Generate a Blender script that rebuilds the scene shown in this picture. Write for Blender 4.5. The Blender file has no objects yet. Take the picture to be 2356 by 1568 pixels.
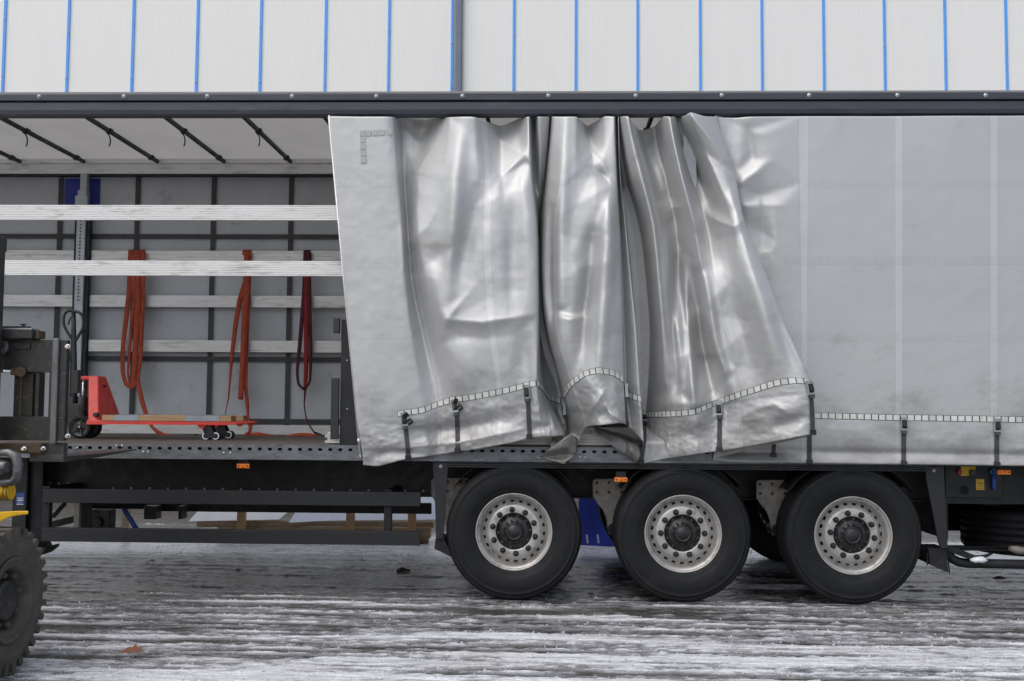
import bpy, math, random
import numpy as np
from mathutils import Vector, Matrix

random.seed(4)
RNG = np.random.default_rng(7)
S = bpy.context.scene
COL = S.collection

# ------------------------------------------------------------------ camera
FOC, PITCH, YAW, ROLL = 2400.0, math.radians(3.5), math.radians(1.7), math.radians(0.4)
CAMP = np.array([0.0, -8.05, 1.495])
_fw = np.array([-math.sin(YAW) * math.cos(PITCH), math.cos(YAW) * math.cos(PITCH), math.sin(PITCH)])
_rt = np.array([math.cos(YAW), math.sin(YAW), 0.0])
_up = np.cross(_rt, _fw)
_r2 = _rt * math.cos(ROLL) + _up * math.sin(ROLL)
_u2 = _up * math.cos(ROLL) - _rt * math.sin(ROLL)
cam_d = bpy.data.cameras.new('camera')
cam = bpy.data.objects.new('camera', cam_d)
COL.objects.link(cam)
cam_d.sensor_fit = 'HORIZONTAL'
cam_d.sensor_width = 36.0
cam_d.lens = FOC / 2356.0 * 36.0
cam_d.clip_start = 0.1
cam_d.clip_end = 2000
M = Matrix(((_r2[0], _u2[0], -_fw[0], CAMP[0]), (_r2[1], _u2[1], -_fw[1], CAMP[1]),
            (_r2[2], _u2[2], -_fw[2], CAMP[2]), (0, 0, 0, 1)))
cam.matrix_world = M
S.camera = cam

# ------------------------------------------------------------------ sky, sun, exposure
SUN_EL, SUN_AZ = math.radians(60), math.radians(225)      # azimuth: direction the light comes from, clockwise from +Y
w = bpy.data.worlds.new('World')
S.world = w
w.use_nodes = True
nt = w.node_tree
bg = nt.nodes['Background']
sky = nt.nodes.new('ShaderNodeTexSky')
sky.sky_type = 'NISHITA'
sky.sun_disc = False
sky.sun_elevation = SUN_EL
sky.sun_rotation = SUN_AZ
sky.dust_density = 3.0
hs = nt.nodes.new('ShaderNodeHueSaturation')
hs.inputs['Saturation'].default_value = 0.5
nt.links.new(sky.outputs[0], hs.inputs['Color'])
nt.links.new(hs.outputs[0], bg.inputs[0])
bg.inputs[1].default_value = 0.15
sd = bpy.data.lights.new('sun', 'SUN')
sd.energy = 0.6
sd.angle = math.radians(70)
sd.color = (1.0, 0.955, 0.9)
sun = bpy.data.objects.new('sun', sd)
COL.objects.link(sun)
_sdir = Vector((math.sin(SUN_AZ) * math.cos(SUN_EL), math.cos(SUN_AZ) * math.cos(SUN_EL), math.sin(SUN_EL)))
sun.rotation_euler = (-_sdir).to_track_quat('-Z', 'Y').to_euler()
sun.location = _sdir * 30
S.view_settings.view_transform = 'Standard'
S.view_settings.look = 'None'
S.view_settings.gamma = 1.0
S.view_settings.exposure = 0.55
S.view_settings.use_curve_mapping = False

# ------------------------------------------------------------------ helpers
def ray(px, py):
    d = _fw * FOC + _r2 * (px - 1178.0) + _u2 * (784.0 - py)
    return d

def at(px, py, Y):
    """point on the plane y = Y seen at photo position (px, py), photo scaled to 2356 wide"""
    d = ray(px, py)
    return CAMP + d * ((Y - CAMP[1]) / d[1])

def atz(px, py, Z):
    d = ray(px, py)
    return CAMP + d * ((Z - CAMP[2]) / d[2])

def atplane(px, py, p0, n):
    d = ray(px, py)
    return CAMP + d * (np.dot(np.array(p0) - CAMP, n) / np.dot(d, n))

def at_arr(px, py, Y):
    px = np.asarray(px, float); py = np.asarray(py, float); Y = np.asarray(Y, float)
    d = _fw * FOC + (px - 1178.0)[..., None] * _r2 + (784.0 - py)[..., None] * _u2
    return CAMP + d * ((Y - CAMP[1]) / d[..., 1])[..., None]

class MB:
    def __init__(s):
        s.v = []; s.f = []; s.sm = []
    def add(s, vs, fs, smooth=False):
        b = len(s.v)
        s.v += [tuple(float(c) for c in p) for p in vs]
        s.f += [tuple(b + i for i in f) for f in fs]
        s.sm += [smooth] * len(fs)
        return s
    def hexa(s, p):
        return s.add(p, [(0, 3, 2, 1), (4, 5, 6, 7), (0, 1, 5, 4), (1, 2, 6, 5), (2, 3, 7, 6), (3, 0, 4, 7)])
    def box(s, a, b):
        x0, x1 = sorted((a[0], b[0])); y0, y1 = sorted((a[1], b[1])); z0, z1 = sorted((a[2], b[2]))
        return s.hexa([(x0, y0, z0), (x1, y0, z0), (x1, y1, z0), (x0, y1, z0),
                       (x0, y0, z1), (x1, y0, z1), (x1, y1, z1), (x0, y1, z1)])
    def bar(s, p, q, wd, ht, up=(0, 0, 1)):
        p = Vector(p); q = Vector(q); d = (q - p).normalized(); up = Vector(up)
        sx = d.cross(up).normalized() * (wd / 2); sy = sx.cross(d).normalized() * (ht / 2)
        return s.hexa([p - sx - sy, p + sx - sy, q + sx - sy, q - sx - sy, p - sx + sy, p + sx + sy, q + sx + sy, q - sx + sy])
    def cyl(s, p, q, r0, r1=None, n=16, caps=True, smooth=True):
        r1 = r0 if r1 is None else r1
        p = Vector(p); q = Vector(q); d = (q - p).normalized()
        a = d.orthogonal().normalized(); b = d.cross(a)
        vs = []
        for k in range(n):
            t = 2 * math.pi * k / n; o = a * math.cos(t) + b * math.sin(t)
            vs += [p + o * r0, q + o * r1]
        s.add(vs, [(2 * k, 2 * ((k + 1) % n), 2 * ((k + 1) % n) + 1, 2 * k + 1) for k in range(n)], smooth)
        if caps:
            bb = len(s.v) - 2 * n
            s.f += [tuple(bb + 2 * k for k in reversed(range(n))), tuple(bb + 2 * k + 1 for k in range(n))]
            s.sm += [False, False]
        return s
    def tube(s, pts, r, n=10, smooth=True):
        pts = [Vector(p) for p in pts]; m = len(pts)
        rs = r if isinstance(r, (list, tuple)) else [r] * m
        ts = []
        for i in range(m):
            t = pts[min(i + 1, m - 1)] - pts[max(i - 1, 0)]
            ts.append(t.normalized())
        a = ts[0].orthogonal().normalized(); vs = []
        for i in range(m):
            a = (a - ts[i] * a.dot(ts[i])).normalized(); b = ts[i].cross(a)
            for k in range(n):
                t = 2 * math.pi * k / n
                vs.append(pts[i] + (a * math.cos(t) + b * math.sin(t)) * rs[i])
        fs = [(i * n + k, i * n + (k + 1) % n, (i + 1) * n + (k + 1) % n, (i + 1) * n + k) for i in range(m - 1) for k in range(n)]
        s.add(vs, fs, smooth)
        bb = len(s.v) - m * n
        s.f += [tuple(bb + k for k in reversed(range(n))), tuple(bb + (m - 1) * n + k for k in range(n))]
        s.sm += [False, False]
        return s
    def prism(s, poly, y0, y1):
        """polygon of (x, z) pushed through along y"""
        n = len(poly)
        ar = sum(poly[i][0] * poly[(i + 1) % n][1] - poly[(i + 1) % n][0] * poly[i][1] for i in range(n))
        if ar < 0: poly = list(reversed(poly))
        vs = [(x, y0, z) for x, z in poly] + [(x, y1, z) for x, z in poly]
        return s.add(vs, [tuple(range(n)), tuple(reversed(range(n, 2 * n)))] +
                     [(i, n + i, n + (i + 1) % n, (i + 1) % n) for i in range(n)])
    def extr_x(s, poly, x0, x1):
        """polygon of (y, z) pushed through along x"""
        n = len(poly)
        ar = sum(poly[i][0] * poly[(i + 1) % n][1] - poly[(i + 1) % n][0] * poly[i][1] for i in range(n))
        if ar < 0: poly = list(reversed(poly))
        vs = [(x0, y, z) for y, z in poly] + [(x1, y, z) for y, z in poly]
        return s.add(vs, [tuple(reversed(range(n))), tuple(range(n, 2 * n))] +
                     [(i, (i + 1) % n, n + (i + 1) % n, n + i) for i in range(n)])
    def lathe(s, prof, n=48, axis='Y', c=(0, 0, 0), smooth=True, closed=False):
        m = len(prof); vs = []
        for k in range(n):
            t = 2 * math.pi * k / n
            for r, a in prof:
                if axis == 'Y': vs.append((c[0] + r * math.cos(t), c[1] + a, c[2] + r * math.sin(t)))
                elif axis == 'X': vs.append((c[0] + a, c[1] + r * math.cos(t), c[2] + r * math.sin(t)))
                else: vs.append((c[0] + r * math.cos(t), c[1] + r * math.sin(t), c[2] + a))
        mm = m if closed else m - 1
        fs = []
        for k in range(n):
            k2 = (k + 1) % n
            for i in range(mm):
                j = (i + 1) % m
                fs.append((k * m + i, k * m + j, k2 * m + j, k2 * m + i))
        return s.add(vs, fs, smooth)
    def grid(s, P, smooth=True):
        P = np.asarray(P); a, b = P.shape[:2]
        fs = [(i * b + j, i * b + j + 1, (i + 1) * b + j + 1, (i + 1) * b + j) for i in range(a - 1) for j in range(b - 1)]
        return s.add(P.reshape(-1, 3), fs, smooth)
    def strip(s, L, R, off, smooth=True):
        """a band with thickness: left and right edge points, off = thickness vector"""
        n = len(L); off = np.array(off)
        vs = []
        for l, r in zip(L, R):
            l = np.array(l); r = np.array(r)
            vs += [l, r, r + off, l + off]
        fs = []
        for i in range(n - 1):
            a, b = 4 * i, 4 * i + 4
            fs += [(a, a + 1, b + 1, b), (a + 1, a + 2, b + 2, b + 1), (a + 2, a + 3, b + 3, b + 2), (a + 3, a, b, b + 3)]
        fs += [(3, 2, 1, 0), (4 * n - 4, 4 * n - 3, 4 * n - 2, 4 * n - 1)]
        return s.add(vs, fs, smooth)
    def mesh(s, name, mat, org=(0, 0, 0)):
        me = bpy.data.meshes.new(name)
        ox, oy, oz = org
        me.from_pydata([(x - ox, y - oy, z - oz) for x, y, z in s.v], [], s.f)
        me.polygons.foreach_set('use_smooth', s.sm)
        me.materials.append(mat)
        me.update()
        return me
    def build(s, name, mat, parent=None, org=None, bevel=0.0, fix=False):
        if org is None:
            v = np.array(s.v); org = ((v[:, 0].min() + v[:, 0].max()) / 2, (v[:, 1].min() + v[:, 1].max()) / 2, v[:, 2].min())
        me = s.mesh(name, mat, org)
        if fix:
            import bmesh
            bm = bmesh.new(); bm.from_mesh(me); bmesh.ops.recalc_face_normals(bm, faces=bm.faces); bm.to_mesh(me); bm.free()
        o = place(name, me, parent, org)
        if bevel > 0:
            md = o.modifiers.new('bevel', 'BEVEL'); md.width = bevel; md.segments = 2; md.limit_method = 'ANGLE'; md.angle_limit = math.radians(50)
        return o

WO = {}
def place(name, me, parent=None, wloc=(0, 0, 0), rot=None):
    o = bpy.data.objects.new(name, me)
    COL.objects.link(o)
    WO[o.name] = np.array(wloc, float)
    if parent is not None:
        o.parent = parent
        o.location = Vector(np.array(wloc, float) - WO[parent.name])
    else:
        o.location = Vector(wloc)
    if rot is not None: o.rotation_euler = rot
    return o

def tag(o, label, cat=None, group=None, kind=None):
    if label: o['label'] = label
    if cat: o['category'] = cat
    if group: o['group'] = group
    if kind: o['kind'] = kind
    return o

def empty(name, loc, parent=None, rot=None):
    return place(name, None, parent, loc, rot)

# ------------------------------------------------------------------ materials
def newmat(name):
    m = bpy.data.materials.new(name); m.use_nodes = True
    return m, m.node_tree, m.node_tree.nodes['Principled BSDF']

def nd(nt, typ, **kw):
    n = nt.nodes.new(typ)
    for k, v in kw.items(): setattr(n, k, v)
    return n

def noise(nt, vec, scale, detail=4, rough=0.6, stretch=None):
    if stretch is not None:
        mp = nd(nt, 'ShaderNodeMapping'); mp.inputs['Scale'].default_value = stretch
        nt.links.new(vec, mp.inputs['Vector']); vec = mp.outputs[0]
    n = nd(nt, 'ShaderNodeTexNoise'); n.inputs['Scale'].default_value = scale
    n.inputs['Detail'].default_value = detail; n.inputs['Roughness'].default_value = rough
    nt.links.new(vec, n.inputs['Vector'])
    return n.outputs['Fac']

def ramp(nt, fac, a, b, ca=(0, 0, 0, 1), cb=(1, 1, 1, 1)):
    r = nd(nt, 'ShaderNodeValToRGB')
    r.color_ramp.elements[0].position = a; r.color_ramp.elements[1].position = b
    r.color_ramp.elements[0].color = ca; r.color_ramp.elements[1].color = cb
    nt.links.new(fac, r.inputs[0])
    return r.outputs[0]

def mix(nt, fac, a, b, typ='MIX'):
    n = nd(nt, 'ShaderNodeMix', data_type='RGBA', blend_type=typ)
    for sock, v in ((n.inputs[0], fac), (n.inputs[6], a), (n.inputs[7], b)):
        if isinstance(v, bpy.types.NodeSocket): nt.links.new(v, sock)
        elif isinstance(v, (int, float)): sock.default_value = v
        else: sock.default_value = (*v[:3], 1)
    return n.outputs[2]

def maprange(nt, fac, a, b, c, d):
    n = nd(nt, 'ShaderNodeMapRange')
    nt.links.new(fac, n.inputs[0])
    for i, v in enumerate((a, b, c, d)): n.inputs[1 + i].default_value = v
    return n.outputs[0]

def mat(name, c1, c2=None, rough=0.6, metal=0.0, scale=6.0, stretch=None, bump=0.0, bscale=60.0, dirt=None, dirt_amt=0.5, dscale=3.0,
        rvar=0.12, spec=0.5):
    m, nt, p = newmat(name)
    geo = nd(nt, 'ShaderNodeNewGeometry'); pos = geo.outputs['Position']
    c2 = c2 or tuple(c * 0.75 for c in c1)
    f = noise(nt, pos, scale, 5, 0.65, stretch)
    col = mix(nt, ramp(nt, f, 0.32, 0.68), c1, c2)
    if dirt:
        f2 = noise(nt, pos, dscale, 8, 0.72, stretch)
        r = ramp(nt, f2, 0.62 - 0.3 * dirt_amt, 0.78 - 0.2 * dirt_amt)
        mm = nd(nt, 'ShaderNodeMath', operation='MULTIPLY'); nt.links.new(r, mm.inputs[0]); mm.inputs[1].default_value = 0.85
        col = mix(nt, mm.outputs[0], col, dirt)
    nt.links.new(col, p.inputs['Base Color'])
    fr = noise(nt, pos, scale * 2.3, 4, 0.6, stretch)
    nt.links.new(maprange(nt, fr, 0.3, 0.7, max(0.02, rough - rvar), min(1, rough + rvar)), p.inputs['Roughness'])
    p.inputs['Metallic'].default_value = metal
    p.inputs['Specular IOR Level'].default_value = spec
    if bump > 0:
        fb = noise(nt, pos, bscale, 4, 0.6, stretch)
        b = nd(nt, 'ShaderNodeBump'); b.inputs['Strength'].default_value = 0.6; b.inputs['Distance'].default_value = bump
        nt.links.new(fb, b.inputs['Height']); nt.links.new(b.outputs[0], p.inputs['Normal'])
    return m

T = {}
T['rail'] = mat('rail_paint', (0.042, 0.046, 0.062), (0.032, 0.035, 0.046), 0.5, 0.0, 2.0, (1, 4, 4), 0.0006, 20, (0.09, 0.09, 0.1), 0.2, 1.5)
T['alu'] = mat('mill_aluminium', (0.78, 0.77, 0.75), (0.72, 0.71, 0.69), 0.42, 0.35, 5, (0.5, 3, 3), 0, 60, (0.34, 0.32, 0.3), 0.3, 9)
T['galv'] = mat('galvanised_steel', (0.46, 0.49, 0.51), (0.36, 0.39, 0.41), 0.5, 0.5, 9, None, 0, 60, (0.25, 0.24, 0.22), 0.2)
T['dirtysteel'] = mat('dirty_galvanised_steel', (0.2, 0.21, 0.225), (0.11, 0.115, 0.12), 0.5, 0.45, 7, (1, 2, 3), 0.0005, 40, (0.06, 0.055, 0.05), 0.4, 9)
T['black'] = mat('black_chassis_paint', (0.011, 0.011, 0.012), (0.008, 0.008, 0.009), 0.5, 0, 5, None, 0.0004, 40, (0.03, 0.028, 0.025), 0.22, 6, spec=0.35)
T['dkgrey'] = mat('dark_grey_steel', (0.016, 0.017, 0.019), (0.012, 0.0125, 0.014), 0.5, 0.0, 5, None, 0, 40, (0.035, 0.033, 0.03), 0.2, 5, spec=0.4)
T['hole'] = mat('dark_recess', (0.008, 0.008, 0.008), None, 0.9)
T['rubber'] = mat('tyre_rubber', (0.008, 0.0085, 0.0095), (0.012, 0.0125, 0.0135), 0.6, 0, 5, None, 0.0006, 70, (0.024, 0.023, 0.022), 0.25, 4, spec=0.25)
T['rubber_dusty'] = mat('dusty_tyre_rubber', (0.05, 0.045, 0.04), (0.085, 0.077, 0.066), 0.85, 0, 7, None, 0.001, 50, (0.12, 0.105, 0.085), 0.35, 5)
T['rim'] = mat('silver_wheel_paint', (0.5, 0.485, 0.46), (0.4, 0.385, 0.36), 0.42, 0.45, 9, None, 0.0004, 90, (0.12, 0.1, 0.08), 0.3, 11)
T['bracket'] = mat('grimy_bracket_steel', (0.33, 0.3, 0.26), (0.22, 0.2, 0.175), 0.6, 0.3, 16, None, 0.0008, 90, (0.1, 0.09, 0.075), 0.3, 14)
T['white_roof'] = None
T['innercurtain'] = mat('grey_curtain_lining', (0.5, 0.515, 0.53), (0.44, 0.455, 0.47), 0.7, 0, 3, None, 0.0004, 240, (0.2, 0.2, 0.2), 0.12, 4)
T['webbing'] = mat('dark_webbing', (0.065, 0.067, 0.07), (0.05, 0.05, 0.053), 0.8, 0, 12)
T['plywood'] = mat('floor_plywood', (0.12, 0.1, 0.08), (0.075, 0.062, 0.05), 0.6, 0, 4, (1, 5, 5), 0.001, 30, (0.2, 0.18, 0.16), 0.3, 5)
T['red'] = mat('red_enamel', (0.72, 0.062, 0.045), (0.6, 0.05, 0.038), 0.42, 0, 8, None, 0.0003, 80, (0.28, 0.03, 0.025), 0.2, 10)
T['strap'] = mat('orange_red_webbing', (0.44, 0.075, 0.03), (0.3, 0.05, 0.025), 0.85, 0, 22, (1, 1, 0.4), 0.0006, 300, (0.13, 0.03, 0.02), 0.35, 12)
T['strap_dark'] = mat('dark_red_webbing', (0.1, 0.014, 0.018), (0.05, 0.01, 0.014), 0.85, 0, 14, None, 0.0006, 300, (0.2, 0.02, 0.02), 0.2, 9)
T['wood'] = mat('raw_timber', (0.45, 0.29, 0.15), (0.34, 0.2, 0.1), 0.7, 0, 5, (1, 8, 8), 0.0008, 60, (0.22, 0.14, 0.08), 0.25, 6)
T['wood_pale'] = mat('weathered_timber', (0.36, 0.27, 0.18), (0.24, 0.17, 0.115), 0.8, 0, 6, (1, 7, 7), 0.001, 60, (0.14, 0.1, 0.075), 0.3, 6)
T['zinc'] = mat('zinc_plate', (0.36, 0.4, 0.41), (0.3, 0.33, 0.35), 0.45, 0.5, 8)
T['chrome'] = mat('bright_steel', (0.75, 0.75, 0.74), None, 0.2, 0.9, 10)
T['bolt'] = mat('zinc_bolt', (0.42, 0.45, 0.45), (0.28, 0.3, 0.3), 0.4, 0.6, 40)
T['blackgloss'] = mat('black_plastic', (0.02, 0.02, 0.021), None, 0.35, 0, 8)
T['lens'] = mat('amber_lens', (0.9, 0.24, 0.015), (0.75, 0.17, 0.01), 0.25, 0, 60)
T['yellow'] = mat('yellow_paint', (0.78, 0.47, 0.02), (0.6, 0.34, 0.015), 0.45, 0, 10, None, 0, 60, (0.16, 0.1, 0.03), 0.3, 18)
T['sticker_y'] = mat('yellow_sticker', (0.72, 0.44, 0.03), None, 0.5, 0, 8)
T['sticker_b'] = mat('blue_sticker', (0.035, 0.1, 0.36), None, 0.4, 0, 8)
T['white'] = mat('white_print', (0.75, 0.76, 0.78), None, 0.5, 0, 8)
T['bluep'] = mat('blue_plastic', (0.02, 0.075, 0.33), None, 0.4, 0, 8)
T['redp'] = mat('red_plastic', (0.3, 0.01, 0.015), None, 0.4, 0, 8)
T['blueprint'] = mat('blue_print', (0.025, 0.04, 0.3), (0.02, 0.03, 0.24), 0.6, 0, 3)
T['fork'] = mat('worn_fork_steel', (0.1, 0.098, 0.096), (0.06, 0.058, 0.055), 0.45, 0.5, 9, (1, 1, 4), 0.0006, 60, (0.2, 0.18, 0.15), 0.2, 8)
T['fblack'] = mat('grimy_forklift_black', (0.016, 0.017, 0.018), (0.026, 0.026, 0.025), 0.45, 0.1, 12, None, 0.0006, 60, (0.1, 0.092, 0.075), 0.28, 26)
T['fgrey'] = mat('worn_grey_steel_edge', (0.16, 0.165, 0.175), (0.11, 0.112, 0.12), 0.4, 0.6, 14, (2, 2, 0.6), 0, 60, (0.06, 0.056, 0.05), 0.25, 12)
T['rust'] = mat('rusty_grime', (0.1, 0.07, 0.04), (0.06, 0.042, 0.028), 0.8, 0.2, 20)
T['beltgrey'] = mat('grey_strap_webbing', (0.055, 0.058, 0.06), (0.04, 0.042, 0.045), 0.8, 0, 30, None, 0.0004, 300)
T['bluetarp'] = mat('blue_tarpaulin', (0.03, 0.055, 0.42), (0.025, 0.045, 0.34), 0.45, 0, 5, None, 0.002, 14)
T['sheet'] = mat('white_board', (0.74, 0.76, 0.8), (0.68, 0.7, 0.75), 0.5, 0, 4)
T['leaf'] = mat('dry_leaf', (0.2, 0.075, 0.035), (0.14, 0.05, 0.025), 0.7, 0, 40)
T['soil'] = mat('dirt', (0.06, 0.05, 0.038), (0.035, 0.03, 0.024), 0.9, 0, 30, None, 0.004, 60)
T['bluestrip'] = mat('blue_cover_strip', (0.1, 0.36, 0.85), (0.09, 0.33, 0.8), 0.45, 0, 4)
T['pipe'] = mat('grey_blue_downpipe', (0.17, 0.19, 0.235), (0.15, 0.17, 0.21), 0.5, 0, 3)
T['concrete'] = mat('plinth_concrete', (0.2, 0.19, 0.175), (0.14, 0.135, 0.125), 0.85, 0, 3, None, 0.003, 30)

def wall_mat():
    m, nt, p = newmat('ribbed_white_panel')
    geo = nd(nt, 'ShaderNodeNewGeometry'); pos = geo.outputs['Position']
    wv = nd(nt, 'ShaderNodeTexWave', wave_type='BANDS', bands_direction='X'); wv.inputs['Scale'].default_value = 14
    wv.inputs['Distortion'].default_value = 0.0
    nt.links.new(pos, wv.inputs['Vector'])
    col = mix(nt, ramp(nt, noise(nt, pos, 1.4, 5, 0.6, (3, 3, 0.35)), 0.3, 0.7), (0.85, 0.835, 0.795), (0.82, 0.805, 0.765))
    col = mix(nt, ramp(nt, wv.outputs['Fac'], 0.0, 0.35, (1, 1, 1, 1), (0, 0, 0, 1)), col, (0.79, 0.775, 0.735))
    nt.links.new(col, p.inputs['Base Color'])
    p.inputs['Roughness'].default_value = 0.45
    b = nd(nt, 'ShaderNodeBump'); b.inputs['Strength'].default_value = 0.35; b.inputs['Distance'].default_value = 0.004
    nt.links.new(wv.outputs['Fac'], b.inputs['Height']); nt.links.new(b.outputs[0], p.inputs['Normal'])
    return m
T['wall'] = wall_mat()

def roof_mat():
    m, nt, p = newmat('translucent_roof_sheet')
    geo = nd(nt, 'ShaderNodeNewGeometry')
    col = mix(nt, ramp(nt, noise(nt, geo.outputs['Position'], 2.0, 5), 0.3, 0.7), (0.5, 0.485, 0.46), (0.45, 0.435, 0.415))
    nt.links.new(col, p.inputs['Base Color']); p.inputs['Roughness'].default_value = 0.6
    tr = nd(nt, 'ShaderNodeBsdfTranslucent'); nt.links.new(col, tr.inputs['Color'])
    ms = nd(nt, 'ShaderNodeMixShader'); ms.inputs[0].default_value = 0.35
    out = nt.nodes['Material Output']
    nt.links.new(p.outputs[0], ms.inputs[1]); nt.links.new(tr.outputs[0], ms.inputs[2]); nt.links.new(ms.outputs[0], out.inputs[0])
    return m
T['white_roof'] = roof_mat()

def reflector_mat():
    m, nt, p = newmat('reflective_tape')
    geo = nd(nt, 'ShaderNodeNewGeometry')
    oi = nd(nt, 'ShaderNodeObjectInfo')
    col = mix(nt, ramp(nt, oi.outputs['Random'], 0.75, 0.8), (0.6, 0.61, 0.58), (0.46, 0.48, 0.48))
    col = mix(nt, ramp(nt, noise(nt, geo.outputs['Position'], 30, 4), 0.45, 0.75), col, (0.46, 0.45, 0.4))
    nt.links.new(col, p.inputs['Base Color']); p.inputs['Roughness'].default_value = 0.4
    return m
T['tape'] = reflector_mat()

def curtain_mat():
    m, nt, p = newmat('silver_pvc_curtain')
    L = nt.links
    uvn = nd(nt, 'ShaderNodeUVMap'); uv = uvn.outputs[0]
    geo = nd(nt, 'ShaderNodeNewGeometry'); pos = geo.outputs['Position']
    sp = nd(nt, 'ShaderNodeSeparateXYZ'); L.new(uv, sp.inputs[0])
    base = mix(nt, ramp(nt, noise(nt, uv, 1.3, 6, 0.6), 0.3, 0.7), (0.49, 0.492, 0.487), (0.465, 0.467, 0.462))
    # welded bands: vertical every 0.68 m, horizontal every 0.60 m
    def band(out, period, off, half):
        a = nd(nt, 'ShaderNodeMath', operation='ADD'); L.new(out, a.inputs[0]); a.inputs[1].default_value = off
        f = nd(nt, 'ShaderNodeMath', operation='PINGPONG'); L.new(a.outputs[0], f.inputs[0]); f.inputs[1].default_value = period / 2
        return f.outputs[0]
    bv = band(sp.outputs[0], 0.72, 0.0, 0.03); bh = band(sp.outputs[1], 0.6, 0.06, 0.03)
    insv = maprange(nt, bv, 0.026, 0.030, 1, 0); insh = maprange(nt, bh, 0.024, 0.028, 1, 0)
    base = mix(nt, insv, base, mix(nt, 0.35, base, (0.66, 0.66, 0.66)))
    tick = noise(nt, uv, 1.0, 2, 0.5, (160, 3, 1))
    tk = nd(nt, 'ShaderNodeMath', operation='MULTIPLY'); L.new(insh, tk.inputs[0]); L.new(ramp(nt, tick, 0.42, 0.62), tk.inputs[1])
    tk2 = nd(nt, 'ShaderNodeMath', operation='MULTIPLY'); L.new(tk.outputs[0], tk2.inputs[0]); tk2.inputs[1].default_value = 0.3
    base = mix(nt, tk2.outputs[0], base, (0.36, 0.36, 0.355))
    edge = maprange(nt, bh, 0.026, 0.030, 0, 1); edge2 = maprange(nt, bh, 0.030, 0.034, 1, 0)
    ee = nd(nt, 'ShaderNodeMath', operation='MULTIPLY'); L.new(edge, ee.inputs[0]); L.new(edge2, ee.inputs[1])
    ee2 = nd(nt, 'ShaderNodeMath', operation='MULTIPLY'); L.new(ee.outputs[0], ee2.inputs[0])
    L.new(maprange(nt, noise(nt, uv, 1.2, 3), 0.4, 0.6, 0.0, 0.35), ee2.inputs[1])
    base = mix(nt, ee2.outputs[0], base, (0.3, 0.3, 0.29))
    ve = nd(nt, 'ShaderNodeMath', operation='MULTIPLY'); L.new(maprange(nt, bv, 0.025, 0.028, 0, 1), ve.inputs[0]); L.new(maprange(nt, bv, 0.029, 0.032, 1, 0), ve.inputs[1])
    ve2 = nd(nt, 'ShaderNodeMath', operation='MULTIPLY'); L.new(ve.outputs[0], ve2.inputs[0]); L.new(maprange(nt, noise(nt, uv, 2.0, 3), 0.35, 0.6, 0.05, 0.45), ve2.inputs[1])
    base = mix(nt, ve2.outputs[0], base, (0.3, 0.3, 0.29))
    # road grime: stronger towards the hem (splash), streaky smears
    g = maprange(nt, sp.outputs[1], 1.9, 2.75, 0.0, 1.0)
    sm = noise(nt, uv, 2.2, 8, 0.72, (1.0, 1.6, 1))
    gr = nd(nt, 'ShaderNodeMath', operation='MULTIPLY_ADD'); L.new(sm, gr.inputs[0]); gr.inputs[1].default_value = 1.0
    sc = nd(nt, 'ShaderNodeMath', operation='MULTIPLY'); L.new(g, sc.inputs[0]); sc.inputs[1].default_value = 0.32
    L.new(sc.outputs[0], gr.inputs[2])
    base = mix(nt, ramp(nt, gr.outputs[0], 0.6, 0.98, (0, 0, 0, 1), (0.85, 0.85, 0.85, 1)), base, (0.2, 0.192, 0.182))
    mpr = nd(nt, 'ShaderNodeMapping'); mpr.inputs['Rotation'].default_value = (0, 0, 0.6); L.new(uv, mpr.inputs['Vector'])
    smear = noise(nt, mpr.outputs[0], 5.0, 10, 0.78, (0.7, 2.6, 1))
    smw = nd(nt, 'ShaderNodeMath', operation='MULTIPLY'); L.new(ramp(nt, smear, 0.5, 0.8), smw.inputs[0]); L.new(maprange(nt, sp.outputs[1], 0.6, 2.3, 0.04, 0.45), smw.inputs[1])
    base = mix(nt, smw.outputs[0], base, (0.3, 0.29, 0.275))
    scr = noise(nt, uv, 3.0, 3, 0.5, (24, 0.7, 1))
    base = mix(nt, ramp(nt, scr, 0.7, 0.8, (0, 0, 0, 1), (0.3, 0.3, 0.3, 1)), base, (0.68, 0.68, 0.68))
    L.new(base, p.inputs['Base Color'])
    p.inputs['Metallic'].default_value = 0.5
    L.new(maprange(nt, noise(nt, uv, 3, 6, 0.7), 0.3, 0.7, 0.46, 0.6), p.inputs['Roughness'])
    b1 = nd(nt, 'ShaderNodeBump'); b1.inputs['Strength'].default_value = 0.5; b1.inputs['Distance'].default_value = 0.002
    fb = noise(nt, uv, 5.5, 5, 0.55)
    add = nd(nt, 'ShaderNodeMath', operation='MULTIPLY_ADD'); L.new(insv, add.inputs[0]); add.inputs[1].default_value = 0.25; L.new(fb, add.inputs[2])
    add2 = nd(nt, 'ShaderNodeMath', operation='MULTIPLY_ADD'); L.new(insh, add2.inputs[0]); add2.inputs[1].default_value = 0.25; L.new(add.outputs[0], add2.inputs[2])
    L.new(add2.outputs[0], b1.inputs['Height']); L.new(b1.outputs[0], p.inputs['Normal'])
    return m
T['curtain'] = curtain_mat()

# ------------------------------------------------------------------ value noise in numpy
def vnoise(x, y, seed):
    xi = np.floor(x).astype(np.int64); yi = np.floor(y).astype(np.int64)
    fx = x - xi; fy = y - yi
    fx = fx * fx * (3 - 2 * fx); fy = fy * fy * (3 - 2 * fy)
    def h(a, b):
        n = (a * 374761393 + b * 668265263 + seed * 974711) & 0x7fffffff
        n = ((n ^ (n >> 13)) * 1274126177) & 0x7fffffff
        return ((n ^ (n >> 16)) & 0xffff) / 65535.0
    return (h(xi, yi) * (1 - fx) + h(xi + 1, yi) * fx) * (1 - fy) + (h(xi, yi + 1) * (1 - fx) + h(xi + 1, yi + 1) * fx) * fy

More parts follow.
